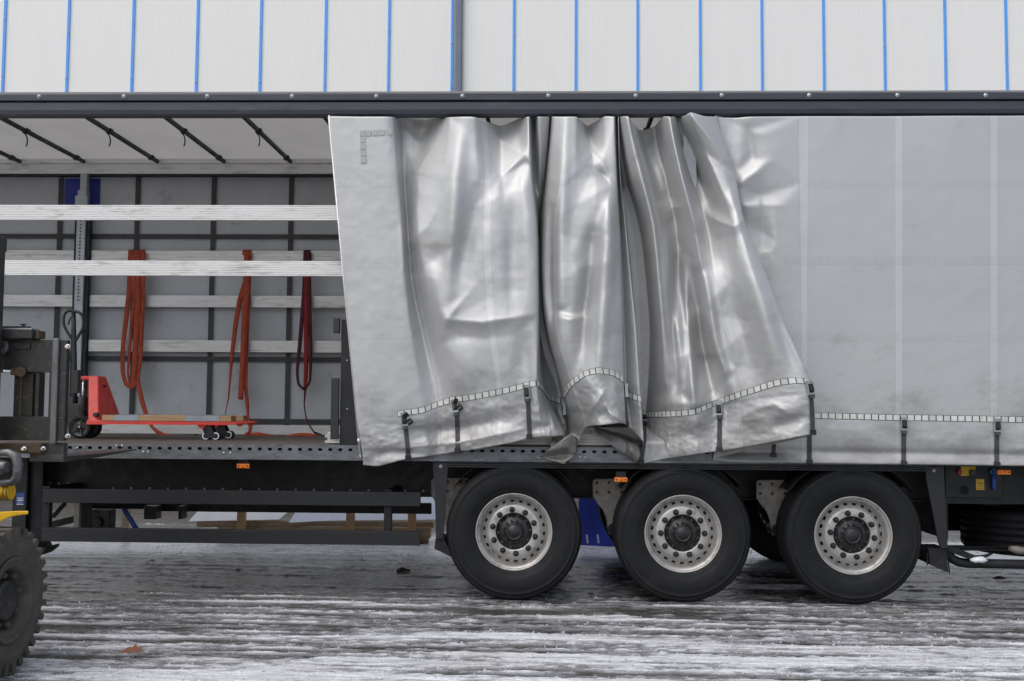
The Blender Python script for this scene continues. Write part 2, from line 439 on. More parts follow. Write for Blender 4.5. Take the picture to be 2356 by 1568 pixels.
def fbm(x, y, seed, oct=5, g=0.55):
    a = 1.0; s = 0; t = 0
    for k in range(oct):
        s = s + a * vnoise(x * 2 ** k + 17.3 * k, y * 2 ** k + 9.1 * k, seed + k); t += a; a *= g
    return s / t

# ------------------------------------------------------------------ ground
def smooth(a, b, x):
    t = np.clip((x - a) / (b - a), 0, 1); return t * t * (3 - 2 * t)

def ground_fields(X, Y):
    wob = 0.10 * (fbm(X * 0.35, Y * 0.5, 3, 3) - 0.5)
    Yw = Y + wob + 0.012 * X
    streak = fbm(X * 0.55, Yw * 9.0, 11, 6, 0.62)
    streak2 = fbm(X * 1.9, Yw * 17.0, 23, 5, 0.65)
    patch = fbm(X * 0.7, Yw * 1.6, 31, 4)
    fine = fbm(X * 16, Y * 26, 41, 4, 0.7)
    # how much ice lies at each distance: thick in the foreground, worn off where wheels run, thinner under the trailer for meltwater and painted-in shade, white beyond the trailer
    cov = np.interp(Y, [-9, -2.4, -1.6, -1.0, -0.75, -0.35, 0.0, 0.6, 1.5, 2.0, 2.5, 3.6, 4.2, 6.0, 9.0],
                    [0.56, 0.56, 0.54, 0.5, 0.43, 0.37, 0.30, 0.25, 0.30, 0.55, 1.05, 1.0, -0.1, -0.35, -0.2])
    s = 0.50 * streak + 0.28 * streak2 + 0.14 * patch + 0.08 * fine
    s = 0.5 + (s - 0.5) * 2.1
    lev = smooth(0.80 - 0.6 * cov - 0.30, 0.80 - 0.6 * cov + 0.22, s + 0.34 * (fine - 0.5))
    h = 0.014 * lev * (0.55 + 0.9 * streak2) + 0.010 * (fine - 0.5) * (0.12 + lev) + 0.006 * (patch - 0.5)
    return lev, h, fine

def axis(breaks):
    out = []
    for a, b, st in breaks:
        n = max(1, int(round((b - a) / st)))
        out += list(np.linspace(a, b, n, endpoint=False))
    return np.array(out + [breaks[-1][1]])

def make_ground():
    xs = axis([(-400, -60, 85), (-60, -8, 4), (-8, -5, 0.12), (-5, 5, 0.024), (5, 9, 0.12), (9, 60, 4), (60, 400, 85)])
    ys = axis([(-400, -60, 85), (-60, -8, 4), (-8, -3, 0.12), (-3, 0.2, 0.011), (0.2, 3.4, 0.017), (3.4, 7, 0.045), (7, 9, 0.12), (9, 60, 4), (60, 400, 85)])
    X, Y = np.meshgrid(xs, ys)
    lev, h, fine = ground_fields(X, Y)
    far = np.clip((np.maximum(np.abs(X), np.abs(Y)) - 9) / 6, 0, 1)
    h = h * (1 - far) - 0.02
    # tyres press the ice flat
    for cx in (-0.215, 1.08, 2.37):
        for (ya, yb) in ((0.0, 0.40), (2.1, 2.5)):
            k = np.exp(-((X - cx) / 0.22) ** 4) * smooth(ya - 0.04, ya, Y) * (1 - smooth(yb, yb + 0.04, Y))
            h = h * (1 - k) + (-0.002) * k
    V = np.stack([X, Y, h], -1)
    a, b = X.shape
    idx = np.arange(a * b).reshape(a, b)
    F = np.stack([idx[:-1, :-1], idx[:-1, 1:], idx[1:, 1:], idx[1:, :-1]], -1).reshape(-1, 4)
    me = bpy.data.meshes.new('ground')
    me.vertices.add(a * b); me.vertices.foreach_set('co', V.reshape(-1).astype(np.float32))
    me.loops.add(F.size); me.loops.foreach_set('vertex_index', F.reshape(-1).astype(np.int32))
    me.polygons.add(len(F)); me.polygons.foreach_set('loop_start', np.arange(0, F.size, 4, dtype=np.int32))
    me.polygons.foreach_set('loop_total', np.full(len(F), 4, np.int32))
    me.polygons.foreach_set('use_smooth', np.ones(len(F), bool))
    me.update(calc_edges=True)
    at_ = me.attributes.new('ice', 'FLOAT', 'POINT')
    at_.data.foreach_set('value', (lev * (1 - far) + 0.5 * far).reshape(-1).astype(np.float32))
    m, nt, p = newmat('icy_asphalt')
    L = nt.links
    geo = nd(nt, 'ShaderNodeNewGeometry'); pos = geo.outputs['Position']
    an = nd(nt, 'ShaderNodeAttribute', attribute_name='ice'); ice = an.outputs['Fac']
    f1 = noise(nt, pos, 9, 8, 0.7, (0.35, 1.6, 1))
    f2 = noise(nt, pos, 60, 5, 0.7, (0.6, 1.4, 1))
    asph = mix(nt, ramp(nt, f2, 0.35, 0.7), (0.028, 0.027, 0.026), (0.075, 0.07, 0.062))
    grey = mix(nt, ramp(nt, f1, 0.3, 0.7), (0.12, 0.125, 0.135), (0.27, 0.275, 0.285))
    snow = mix(nt, ramp(nt, f2, 0.3, 0.7), (0.84, 0.86, 0.9), (0.55, 0.56, 0.59))
    snow = mix(nt, ramp(nt, noise(nt, pos, 2.2, 6, 0.7, (0.4, 1.5, 1)), 0.45, 0.75, (0, 0, 0, 1), (0.5, 0.5, 0.5, 1)), snow, (0.42, 0.4, 0.37))
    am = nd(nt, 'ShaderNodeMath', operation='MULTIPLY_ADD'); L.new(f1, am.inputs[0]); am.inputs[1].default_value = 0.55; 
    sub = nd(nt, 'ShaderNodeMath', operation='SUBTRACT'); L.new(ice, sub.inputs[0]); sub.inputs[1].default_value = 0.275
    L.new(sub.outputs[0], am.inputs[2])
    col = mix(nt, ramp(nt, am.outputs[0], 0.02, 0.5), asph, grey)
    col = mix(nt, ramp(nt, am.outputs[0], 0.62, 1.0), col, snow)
    f3 = noise(nt, pos, 150, 4, 0.75, (0.6, 1.2, 1))
    f4 = noise(nt, pos, 110, 5, 0.8, (0.5, 1.3, 1))
    gk = nd(nt, 'ShaderNodeMath', operation='MULTIPLY'); L.new(ramp(nt, f4, 0.5, 0.66), gk.inputs[0]); gk.inputs[1].default_value = 0.6
    col = mix(nt, gk.outputs[0], col, mix(nt, 0.75, col, (0.06, 0.058, 0.055)))
    gm = nd(nt, 'ShaderNodeMath', operation='MULTIPLY'); L.new(ramp(nt, f3, 0.54, 0.64), gm.inputs[0]); L.new(ramp(nt, am.outputs[0], 0.1, 0.7), gm.inputs[1])
    col = mix(nt, gm.outputs[0], col, (0.72, 0.73, 0.76))
    col = mix(nt, ramp(nt, noise(nt, pos, 1.1, 6, 0.7, (0.5, 1.6, 1)), 0.5, 0.75, (0, 0, 0, 1), (0.4, 0.4, 0.4, 1)), col, (0.15, 0.13, 0.105))
    L.new(col, p.inputs['Base Color'])
    L.new(maprange(nt, f1, 0.35, 0.65, 0.06, 0.32), p.inputs['Roughness'])
    b = nd(nt, 'ShaderNodeBump'); b.inputs['Strength'].default_value = 0.7; b.inputs['Distance'].default_value = 0.004
    L.new(f2, b.inputs['Height']); L.new(b.outputs[0], p.inputs['Normal'])
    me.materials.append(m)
    o = bpy.data.objects.new('ground', me); COL.objects.link(o)
    o['kind'] = 'structure'
    tag(o, 'asphalt yard under streaks of dirty ice and slush')
    return m
ICE = make_ground()

def make_crumbs():
    mb = MB(); n = 0
    while n < 6000:
        x = random.uniform(-4, 4.6); y = random.uniform(-2.6, 0.3) if random.random() < 0.8 else random.uniform(2.0, 3.6)
        lev, h, fi = ground_fields(np.array([x]), np.array([y]))
        if random.random() > lev[0] ** 3 * 0.9 + 0.02: continue
        s = random.choice((0.002, 0.003, 0.003, 0.004, 0.0065)) * random.uniform(0.7, 1.3)
        c = np.array([x, y, h[0] - 0.02 + s * 0.3])
        t = random.random() * 6.28
        vs = [c + s * np.array([1.4 * math.cos(t + k * 2.09), math.sin(t + k * 2.09), -0.5 + 0.5 * random.random()]) for k in range(3)]
        vs += [c + s * np.array([0.7 * math.cos(t + 0.8 + k * 2.09), 0.7 * math.sin(t + 0.8 + k * 2.09), 0.6 + 0.5 * random.random()]) for k in range(3)]
        mb.add(vs, [(0, 2, 1), (3, 4, 5), (0, 1, 3), (1, 4, 3), (1, 2, 4), (2, 5, 4), (2, 0, 5), (0, 3, 5)], False)
        n += 1
    m = mat('ice_crumb', (0.62, 0.63, 0.65), (0.4, 0.4, 0.41), 0.35, 0, 30)
    o = mb.build('ice_crumbs', m, org=(0, 0, 0))
    tag(o, 'loose crumbs of white ice scattered over the yard', kind='stuff')
make_crumbs()

# ------------------------------------------------------------------ warehouse wall behind
def make_warehouse():
    tilt = math.radians(5.2)
    p0 = np.array([0.0, 8.5, 0.0]); n = np.array([math.sin(tilt), -math.cos(tilt), 0.0])      # faces the yard
    ux = np.array([math.cos(tilt), math.sin(tilt), 0.0])
    root = empty('warehouse_wall', p0)
    tag(root, 'white ribbed warehouse wall with thin blue vertical strips behind the trailer', 'building')
    xs = [10, 157, 306, 454, 600, 749, 895, 1040.5, 1182.5, 1325, 1467, 1611, 1753, 1895, 2035, 2174.5, 2315]
    us = [float(np.dot(atplane(x, 107, p0, n) - p0, ux)) for x in xs]
    du0 = us[1] - us[0]; du1 = us[-1] - us[-2]
    us = [us[0] - du0 * k for k in (4, 3, 2, 1)] + us + [us[-1] + du1 * k for k in (1, 2, 3, 4)]
    ztop = atplane(2356, -60, p0, n)[2]; z0 = 0.7
    def P(u, d, z): return p0 + ux * u - n * (-d) + np.array([0, 0, z])
    def slab(mb, ua, ub, d0, d1, za, zb):
        mb.hexa([P(ua, d1, za), P(ub, d1, za), P(ub, d0, za), P(ua, d0, za), P(ua, d1, zb), P(ub, d1, zb), P(ub, d0, zb), P(ua, d0, zb)])
    for a, b in zip(us[:-1], us[1:]):
        mb = MB(); slab(mb, a + 0.008, b - 0.008, -0.08, 0.0, z0, ztop); mb.build('wall_panel', T['wall'], root, bevel=0.004)
    pipe_u = float(np.dot(atplane(1055, 107, p0, n) - p0, ux))
    scr = MB(); scr.lathe([(0.0, 0.012), (0.008, 0.011), (0.013, 0.003), (0.014, 0)], 8, 'Z')
    scm = scr.mesh('screw', T['bolt'])
    for i, u in enumerate(us):
        if abs(u - pipe_u) < 0.03: continue
        mb = MB(); slab(mb, u - 0.021, u + 0.021, -0.004, 0.022, z0, ztop)
        st = mb.build('cover_strip', T['bluestrip'], root, bevel=0.003)
        if 3 <= i <= 21:
            for z in ([6.55, 7.28] if i % 2 else [6.56, 7.45]):
                place('screw', scm, st, P(u, 0.022, z), (math.radians(90), 0, tilt))
    mb = MB(); slab(mb, pipe_u - 0.062, pipe_u + 0.052, 0.004, 0.11, 0.05, ztop)
    pp = mb.build('downpipe', T['pipe'], root, bevel=0.02)
    mb = MB(); slab(mb, pipe_u + 0.058, pipe_u + 0.082, 0.003, 0.04, z0, ztop); mb.build('joint_cover', T['galv'], root)
    mb = MB(); slab(mb, us[0], us[-1], -0.2, -0.085, 0.0, ztop - 0.05); mb.build('backing_wall', T['concrete'], root)
    mb = MB(); slab(mb, us[0], us[-1], -0.09, 0.03, -0.05, z0 - 0.01); mb.build('plinth', T['concrete'], root)
    mb = MB(); slab(mb, us[0], us[-1], -0.4, 0.06, ztop + 0.002, ztop + 0.25); mb.build('coping', T['dkgrey'], root)
make_warehouse()

# ------------------------------------------------------------------ trailer
TX0, TX1 = -8.7, 4.9
tr = empty('curtain_side_trailer', (0, 1.25, 0))
tag(tr, 'long curtain-side semi-trailer, silver side curtain half pulled open, three wheels in view', 'trailer')

ZR0 = at(1178, 267, 0)[2]; ZR1 = at(1178, 214, 0)[2]; ZRg = at(1178, 233, 0)[2]
ZF = at(400, 1019.5, 0.06)[2]           # load floor
def zpx(y, Y, x=1178): return at(x, y, Y)[2]

# roof rail: rounded lower box with an upper lip
h = ZR1 - ZRg
mb = MB()
poly = [(0.0, ZRg - 0.004), (-0.004, ZR0 + 0.05), (0.004, ZR0 + 0.018), (0.022, ZR0 + 0.002), (0.05, ZR0), (0.1, ZR0 + 0.01), (0.1, ZRg - 0.004)]
mb.extr_x(poly, TX0, TX1)
rail = mb.build('roof_rail', T['rail'], tr, bevel=0.006)
mb = MB()
lip = MB(); lip.extr_x([(-0.012, ZRg + 0.006), (-0.012, ZR1 - 0.012), (0.0, ZR1), (0.12, ZR1 + 0.006), (0.12, ZRg + 0.006)], TX0, TX1)
lipo = lip.build('rail_cover_strip', T['rail'], tr, bevel=0.004)
bm_ = MB(); bm_.lathe([(0.0, -0.012), (0.009, -0.012), (0.0092, -0.008), (0.0145, -0.0075), (0.018, -0.003), (0.019, 0)], 14, 'Y')
boltm = bm_.mesh('rail_bolt', T['bolt'])
for x, y in [(90, 223), (285, 223), (477, 222.5), (672, 222.5), (866, 222.5), (1064, 222), (1262, 221), (1463, 221), (1661, 220), (1862, 220), (2065, 220), (2268, 220)]:
    place('rail_bolt', boltm, lipo, at(x, y, -0.012))

# roof sheet, bows
zroof = at(400, 372, 2.38)[2]
NX = 60
xs = np.linspace(TX0, TX1, NX * 2); ys = np.linspace(0.12, 2.5, 8)
Xg, Yg = np.meshgrid(xs, ys)
Zg = zroof + 0.035 + 0.012 * np.sin(Xg * 2 * math.pi / 0.66) * np.sin((Yg - 0.12) / 2.3 * math.pi)
mb = MB(); mb.grid(np.stack([Xg, Yg, Zg], -1)); mb.build('roof_sheet', T['white_roof'], tr)
bowx = [at(x, 372, 2.38)[0] for x in (45, 192, 362, 515, 668)]
st = (bowx[-1] - bowx[0]) / 4
bowx = [bowx[0] - 2 * st, bowx[0] - st] + bowx + [bowx[-1] + st * k for k in range(1, 9)]
hook = MB(); hook.tube([(0, 0, 0), (0.02, 0, -0.02), (0.03, 0, -0.06), (0.028, 0, -0.1), (0.018, 0, -0.12)], 0.006, 6)
hookm = hook.mesh('bow_hook', T['dkgrey'])
for k, bx in enumerate(bowx):
    if bx > TX1 - 0.1: continue
    mb = MB(); mb.bar((bx, 0.1, zroof), (bx, 2.4, zroof), 0.032, 0.035)
    for yy in (1.2, 2.22):
        mb.box((bx - 0.026, yy - 0.03, zroof - 0.022), (bx + 0.026, yy + 0.03, zroof + 0.022))
    b = mb.build('roof_bow', T['dkgrey'], tr, bevel=0.004)
    if k in (3, 4, 5, 6):
        place('bow_hook', hookm, b, (bx - 0.02, 1.2, zroof - 0.02))
# far roof rail, front and rear walls
za, zb = zpx(401, 2.4, 400), zpx(377, 2.4, 400)
mb = MB(); mb.box((TX0, 2.40, za), (TX1, 2.5, zb)); mb.box((TX0, 2.385, zb), (TX1, 2.5, zb + 0.05)); mb.build('far_roof_rail', T['alu'], tr, bevel=0.004)
mb = MB(); mb.box((TX0, 2.39, za - 0.02), (TX1, 2.47, za - 0.001)); mb.build('curtain_track', T['dkgrey'], tr)
mb = MB(); mb.box((TX0 - 0.06, 0.0, 1.0), (TX0 - 0.001, 2.52, ZR1)); mb.build('front_wall', T['galv'], tr, bevel=0.01)
mb = MB(); mb.box((TX1 + 0.001, 0.0, 1.0), (TX1 + 0.06, 2.52, ZR1)); mb.build('rear_doors', T['galv'], tr, bevel=0.01)

# far curtain with webbing
xs = np.linspace(TX0, TX1, 240); zs = np.linspace(1.1, za, 24)
Xg, Zg = np.meshgrid(xs, zs)
Yg = 2.502 + 0.004 * np.sin(Xg * 3.1) * np.sin(Zg * 2.0) + 0.002 * np.sin(Xg * 9.3 + Zg)
mb = MB(); mb.grid(np.stack([Xg, Yg, Zg], -1))
fc = mb.build('far_curtain', T['innercurtain'], tr)
wx = [at(x, 650, 2.48)[0] for x in (133, 311, 487, 666)]
wst = (wx[3] - wx[0]) / 3
for k in range(-6, 12):
    x = wx[0] + wst * k
    if not TX0 + 0.1 < x < TX1 - 0.1: continue
    if 0 <= k < 4: x = wx[k]
    mb = MB(); mb.box((x - 0.024, 2.476, 1.12), (x + 0.024, 2.486, za - 0.022)); mb.build('webbing', T['webbing'], fc)
for y in (545, 826, 968):
    z = zpx(y, 2.48, 400)
    mb = MB(); mb.box((TX0 + 0.05, 2.470, z - 0.024), (TX1 - 0.05, 2.475, z + 0.024)); mb.build('webbing', T['webbing'], fc)
a = at(150, 402, 2.484); b = at(229, 472, 2.484)
mb = MB(); mb.box((a[0], 2.4875, b[2]), (b[0], 2.4915, za - 0.03)); mb.build('printed_panel', T['blueprint'], fc)

# aluminium side slats with ribs
def slat_profile(y, z0, z1, t=0.028, n=9):
    p = []
    for k in range(n):
        a = z0 + (z1 - z0) * (k + 0.2) / n; b = z0 + (z1 - z0) * (k + 0.8) / n
        p += [(y + 0.0045, z0 + (z1 - z0) * k / n), (y, a), (y, b)]
    p += [(y + 0.007, z1), (y + t, z1), (y + t, z0)]
    return p
def slat(x0, x1, y, z0, z1):
    mb = MB(); mb.extr_x(slat_profile(y, z0, z1), x0, x1)
    return mb.build('slat', T['alu'], tr)
for yt, yb in ((472, 507), (600, 635)):
    z1 = zpx(yt, 0.05, 400); z0 = zpx(yb, 0.05, 400)
    slat(-6.1, at(790, yt, 0.05)[0] + 0.02, 0.05, z0, z1)
pxc = at(188, 650, 2.37)[0]
for (ya, yb) in ((577, 606), (680, 707), (783, 810), (977, 1004)):
    z1 = zpx(ya, 2.4, 400); z0 = zpx(yb, 2.4, 400)
    slat(pxc - 2.5, pxc - 0.1, 2.40, z0, z1)
    slat(pxc + 0.075, pxc + 3.9, 2.40, z0, z1)
    slat(pxc + 4.1, TX1 - 0.1, 2.40, z0, z1)
# far posts: galvanised channel between dark guides, perforated
def far_post(x):
    mb = MB(); mb.box((x - 0.055, 2.33, ZF), (x + 0.035, 2.42, za - 0.18)); mb.box((x - 0.04, 2.345, za - 0.18), (x + 0.03, 2.41, za - 0.01))
    o = mb.build('far_post', T['galv'], tr, bevel=0.006)
    for s in (-1, 1):
        m2 = MB(); xx = x - 0.01 + s * 0.064
        m2.box((xx - 0.014, 2.36, ZF + 0.02), (xx + 0.014, 2.43, za - 0.34)); m2.build('guide_channel', T['dkgrey'], o, bevel=0.003)
    m2 = MB(); m2.box((x - 0.075, 2.32, za - 0.36), (x + 0.055, 2.329, za - 0.24)); m2.build('lock_plate', T['galv'], o, bevel=0.004)
    hm = MB(); hm.cyl((0, 0, 0), (0, -0.004, 0), 0.008, n=8); hmm = hm.mesh('punched_hole', T['hole'])
    for k in range(24):
        place('punched_hole', hmm, o, (x - 0.012, 2.3285, za - 0.5 - k * 0.035))
far_post(pxc); far_post(pxc + 4.0)
# load floor and perforated side sill
mb = MB(); mb.box((TX0, 0.07, ZF - 0.03), (TX1, 2.5, ZF)); mb.build('load_floor', T['plywood'], tr)
mb = MB()
for k in range(7): mb.box((TX0, 0.35 + 0.3 * k, ZF + 0.0015), (TX1, 0.358 + 0.3 * k, ZF + 0.0025))
mb.build('floor_joint', T['hole'], tr)

zs1 = zpx(1022, 0.02, 400); zs0 = zpx(1056, 0.02, 400)
def sill():
    zt, zb = zs1 - 0.008, zs1 - 0.07           # pierced face
    pitch = at(600, 1030, 0.0)[0] - at(576.9, 1030, 0.0)[0]
    x0 = at(104, 1030, 0)[0] - 30 * pitch
    zc = (zt + zb) / 2 + 0.006; rx, rz = 0.0165, 0.0115
    mb = MB(); n = 12
    nk = int((TX1 - x0) / pitch)
    for k in range(nk):
        xa = x0 + k * pitch; xb = xa + pitch; cx = (xa + xb) / 2
        corners = []; inner = []
        for j in range(n):
            t = 2 * math.pi * j / n
            c, s_ = math.cos(t), math.sin(t)
            inner.append((cx + rx * np.sign(c) * abs(c) ** 0.6, 0.0, zc + rz * np.sign(s_) * abs(s_) ** 0.6))
            f = min((pitch / 2) / max(abs(c), 1e-6), ((zt - zc) if s_ > 0 else (zc - zb)) / max(abs(s_), 1e-6))
            corners.append((cx + c * f, 0.0, zc + s_ * f))
        # push near-corner rays into the corners
        q = [(xb, zt), (xa, zt), (xa, zb), (xb, zb)]
        for (qx, qz) in q:
            j = min(range(n), key=lambda i: (corners[i][0] - qx) ** 2 + (corners[i][2] - qz) ** 2)
            corners[j] = (qx, 0.0, qz)
        back = [(a, 0.01, b) for a, _, b in inner]
        vs = corners + inner + back
        mb.add(vs, [(j, (j + 1) % n, n + (j + 1) % n, n + j) for j in range(n)] +
               [(n + j, n + (j + 1) % n, 2 * n + (j + 1) % n, 2 * n + j) for j in range(n)])
    mb.box((TX0, 0.0, zt), (TX1, 0.075, zs1)); mb.box((TX0, 0.0, zs0 + 0.018), (TX1, 0.012, zb))
    mb.box((TX0, -0.004, zs0), (TX1, 0.075, zs0 + 0.018))
    o = mb.build('side_sill', T['dirtysteel'], tr, fix=True)
    m2 = MB(); m2.box((TX0, 0.03, zb - 0.02), (TX1, 0.034, zt - 0.001)); m2.build('sill_back', T['hole'], o)
    rv = MB(); rv.lathe([(0, -0.006), (0.006, -0.006), (0.01, -0.002), (0.0105, 0)], 10, 'Y'); rvm = rv.mesh('rivet', T['bolt'])
    for x, y in [(153, 1032), (178, 1032), (268, 1026), (281, 1026), (330, 1040), (341, 1040), (515, 1041), (530, 1041), (1240, 1045), (1252, 1045), (1335, 1044), (1347, 1044)]:
        place('rivet', rvm, o, (at(x, y, 0)[0], -0.0005, at(400, y + 1, 0)[2]))
sill()

# chassis
zc1 = zs0 - 0.002; zc0 = zpx(1139, 0.7, 600)
for yb in (0.70, 1.72):
    mb = MB(); mb.box((TX0 + 0.3, yb, zc0 + 0.012), (TX1 - 0.2, yb + 0.012, zc1)); mb.box((TX0 + 0.3, yb - 0.06, zc0), (TX1 - 0.2, yb + 0.07, zc0 + 0.014))
    bo = mb.build('chassis_beam', T['black'], tr)
    if yb < 1:
        rv = MB(); rv.lathe([(0, -0.01), (0.011, -0.01), (0.012, 0)], 6, 'Y', smooth=False); rvm = rv.mesh('bolt_head', T['bracket'])
        for k in range(20):
            x = at(260 + 42 * k, 1128, 0.69)[0]
            place('bolt_head', rvm, bo, (x, yb - 0.0005, zc0 + 0.045))
        for x in (115, 135, 157):
            place('bolt_head', rvm, bo, (at(x, 1116, .69)[0], yb - 0.0005, zc0 + 0.08))
mb = MB(); mb.box((TX0, 0.08, zc1 + 0.001), (TX1, 2.48, zc1 + 0.01)); mb.build('floor_underside', T['black'], tr)
cm = MB(); cm.box((-0.035, 0, -0.05), (0.035, 0.96, 0.05)); cmm = cm.mesh('cross_member', T['black'])
for k in range(22):
    place('cross_member', cmm, tr, (TX0 + 0.4 + 0.6 * k, 0.74, zc1 - 0.052))

# side guards
def guard(x0, x1, Y, za, zb, name='side_guard_rail'):
    mb = MB(); mb.extr_x([(Y, za), (Y, zb), (Y + 0.012, zb + 0.004), (Y + 0.03, zb + 0.004), (Y + 0.03, za - 0.002), (Y + 0.012, za - 0.002)], x0, x1)
    return mb.build(name, T['dkgrey'], tr, bevel=0.003)
gx0, gx1 = at(95, 1235, 0.1)[0], at(966, 1235, 0.1)[0]
zu1, zu0 = zpx(1129.5, 0.1, 500), zpx(1161, 0.1, 500)
zl1, zl0 = zpx(1219.5, 0.1, 500), zpx(1250.5, 0.1, 500)
guard(gx0, gx1, 0.10, zu0, zu1); guard(gx0, gx1, 0.10, zl0, zl1)
guard(at(300, 1180, 2.4)[0], at(992, 1180, 2.4)[0], 2.42, zu0, zu1, 'far_side_guard_rail'); guard(at(331, 1180, 2.4)[0], at(992, 1180, 2.4)[0], 2.42, zl0, zl1, 'far_side_guard_rail')
for xp in (108, 893):
    x = at(xp, 1190, 0.16)[0]
    mb = MB(); mb.box((x - 0.03, 0.132, zl0 + 0.01), (x + 0.03, 0.19, zc0 + 0.1)); mb.bar((x, 0.16, zc0 + 0.06), (x, 0.72, zc0 + 0.06), 0.06, 0.06)
    mb.build('guard_bracket', T['black'], tr, bevel=0.004)
x = at(176, 1190, 0.4)[0]
mb = MB(); mb.box((x - 0.022, 0.4, 0.42), (x + 0.022, 0.43, zc0 + 0.02)); mb.build('grey_support_strut', T['bracket'], tr, bevel=0.003)
mb = MB(); mb.box((at(188, 1180, .5)[0], 0.48, 0.42), (at(212, 1180, .5)[0], 0.5, zc0 + 0.02)); mb.build('support_plate', T['black'], tr, bevel=0.003)
mb = MB(); mb.bar(at(122, 1190, 0.9), at(150, 1158, 0.9), 0.03, 0.03); mb.build('diagonal_brace', T['black'], tr); mb = MB(); mb.bar(at(98, 1213, 1.2), at(200, 1188, 1.2), 0.05, 0.06); mb.build('diagonal_brace', T['black'], tr)
# air tank
mb = MB(); xa, xb = at(190, 1150, 1.0)[0], at(330, 1150, 1.0)[0]
mb.lathe([(0.0, xa - 0.06), (0.08, xa - 0.045), (0.13, xa), (0.13, xb), (0.08, xb + 0.045), (0, xb + 0.06)], 28, 'X', (0, 1.0, zc0 - 0.03))
mb.build('air_tank', T['black'], tr)
mb = MB(); q = at(232, 1200, 1.0); mb.box((q[0] - 0.08, 0.94, q[2] - 0.06), (q[0] + 0.1, 1.08, q[2] + 0.1)); mb.cyl((q[0], 0.94, q[2]), (q[0], 0.9, q[2]), 0.045); mb.box((q[0] - 0.11, 0.93, q[2] - 0.085), (q[0] + 0.16, 1.1, q[2] - 0.061))
mb.build('brake_valve', T['black'], tr, bevel=0.006)
mb = MB(); mb.tube([at(283, 1155, 1.1), at(285, 1170, 1.1), at(292, 1183, 1.1), at(302, 1198, 1.1), at(318, 1225, 1.1)], 0.022, 10); mb.build('blue_hose', T['bluep'], tr)
for xa_, xb_ in ((331, 372), (410, 431)):
    mb = MB(); mb.box(at(xa_, 1195, 2.2), at(xb_, 1162, 2.35)); mb.build('far_guard_bracket', T['black'], tr)

# landing leg with sticker
x0, x1 = at(30, 1100, 0.45)[0], at(63, 1100, 0.45)[0]
mb = MB(); mb.box((x0, 0.45, 0.12), (x1, 0.56, zc1)); mb.box((x0 + 0.012, 0.46, 0.08), (x1 - 0.012, 0.55, 0.13))
lg = mb.build('landing_leg', T['dkgrey'], tr, bevel=0.006)
mb = MB(); mb.box((x1 + 0.002, 0.5, 0.3), (at(95, 1200, 0.5)[0], 0.58, zc1)); mb.build('leg_backplate', T['black'], lg)
q = at(47, 1148, 0.449)
mb = MB(); mb.box((q[0] - 0.033, 0.4475, q[2] - 0.05), (q[0] + 0.033, 0.4492, q[2] + 0.05)); mb.build('blue_sticker', T['sticker_b'], lg)
mb = MB()
for dz, hh in ((0.006, 0.004), (-0.004, 0.003), (-0.013, 0.005), (-0.045, 0.004), (-0.03, 0.002)):
    mb.box((q[0] - 0.028 if hh > .003 else q[0] - 0.015, 0.4455, q[2] + dz - hh), (q[0] + (0.028 if hh > .003 else 0.012), 0.4472, q[2] + dz + hh))
mb.build('sticker_print', T['white'], lg)
mb = MB(); f0 = at(88, 1262, 0.42); f1 = at(111, 1272, 0.42)
mb.prism([(f0[0] - 0.25, 0.06), (f1[0] - 0.06, 0.06), (f1[0], 0.11), (f1[0] - 0.005, 0.13), (f1[0] - 0.06, 0.115), (f0[0], 0.16), (f0[0] - 0.2, 0.16)], 0.38, 0.62)
zz = f0[2] - 0.115
mbv = [(x, y, z + zz) for x, y, z in mb.v]; mb.v = mbv
mb.build('leg_foot', T['black'], lg, bevel=0.004)

# wheels
def tyre_mesh():
    R = 0.522
    out = [(0.288, 0.06), (0.292, 0.035), (0.305, 0.022), (0.318, 0.019), (0.322, 0.0165), (0.332, 0.016), (0.336, 0.012), (0.37, 0.004), (0.41, 0.0), (0.44, 0.002), (0.462, 0.008), (0.466, 0.005), (0.474, 0.008), (0.477, 0.013),
           (0.492, 0.019), (0.496, 0.018), (0.503, 0.022), (0.506, 0.030), (0.517, 0.042), (R, 0.06)]
    tread = []
    for g in (0.12, 0.18, 0.25, 0.31):
        tread += [(R, g - 0.006), (R - 0.012, g - 0.004), (R - 0.012, g + 0.004), (R, g + 0.006)]
    prof = out + tread + [(r, 0.38 - a) for r, a in reversed(out)]
    mb = MB(); mb.lathe(prof, 96, 'Y', closed=True)
    v = [(x, y, max(z, -0.517)) for x, y, z in mb.v]; mb.v = v
    return mb.mesh('tyre', T['rubber'])
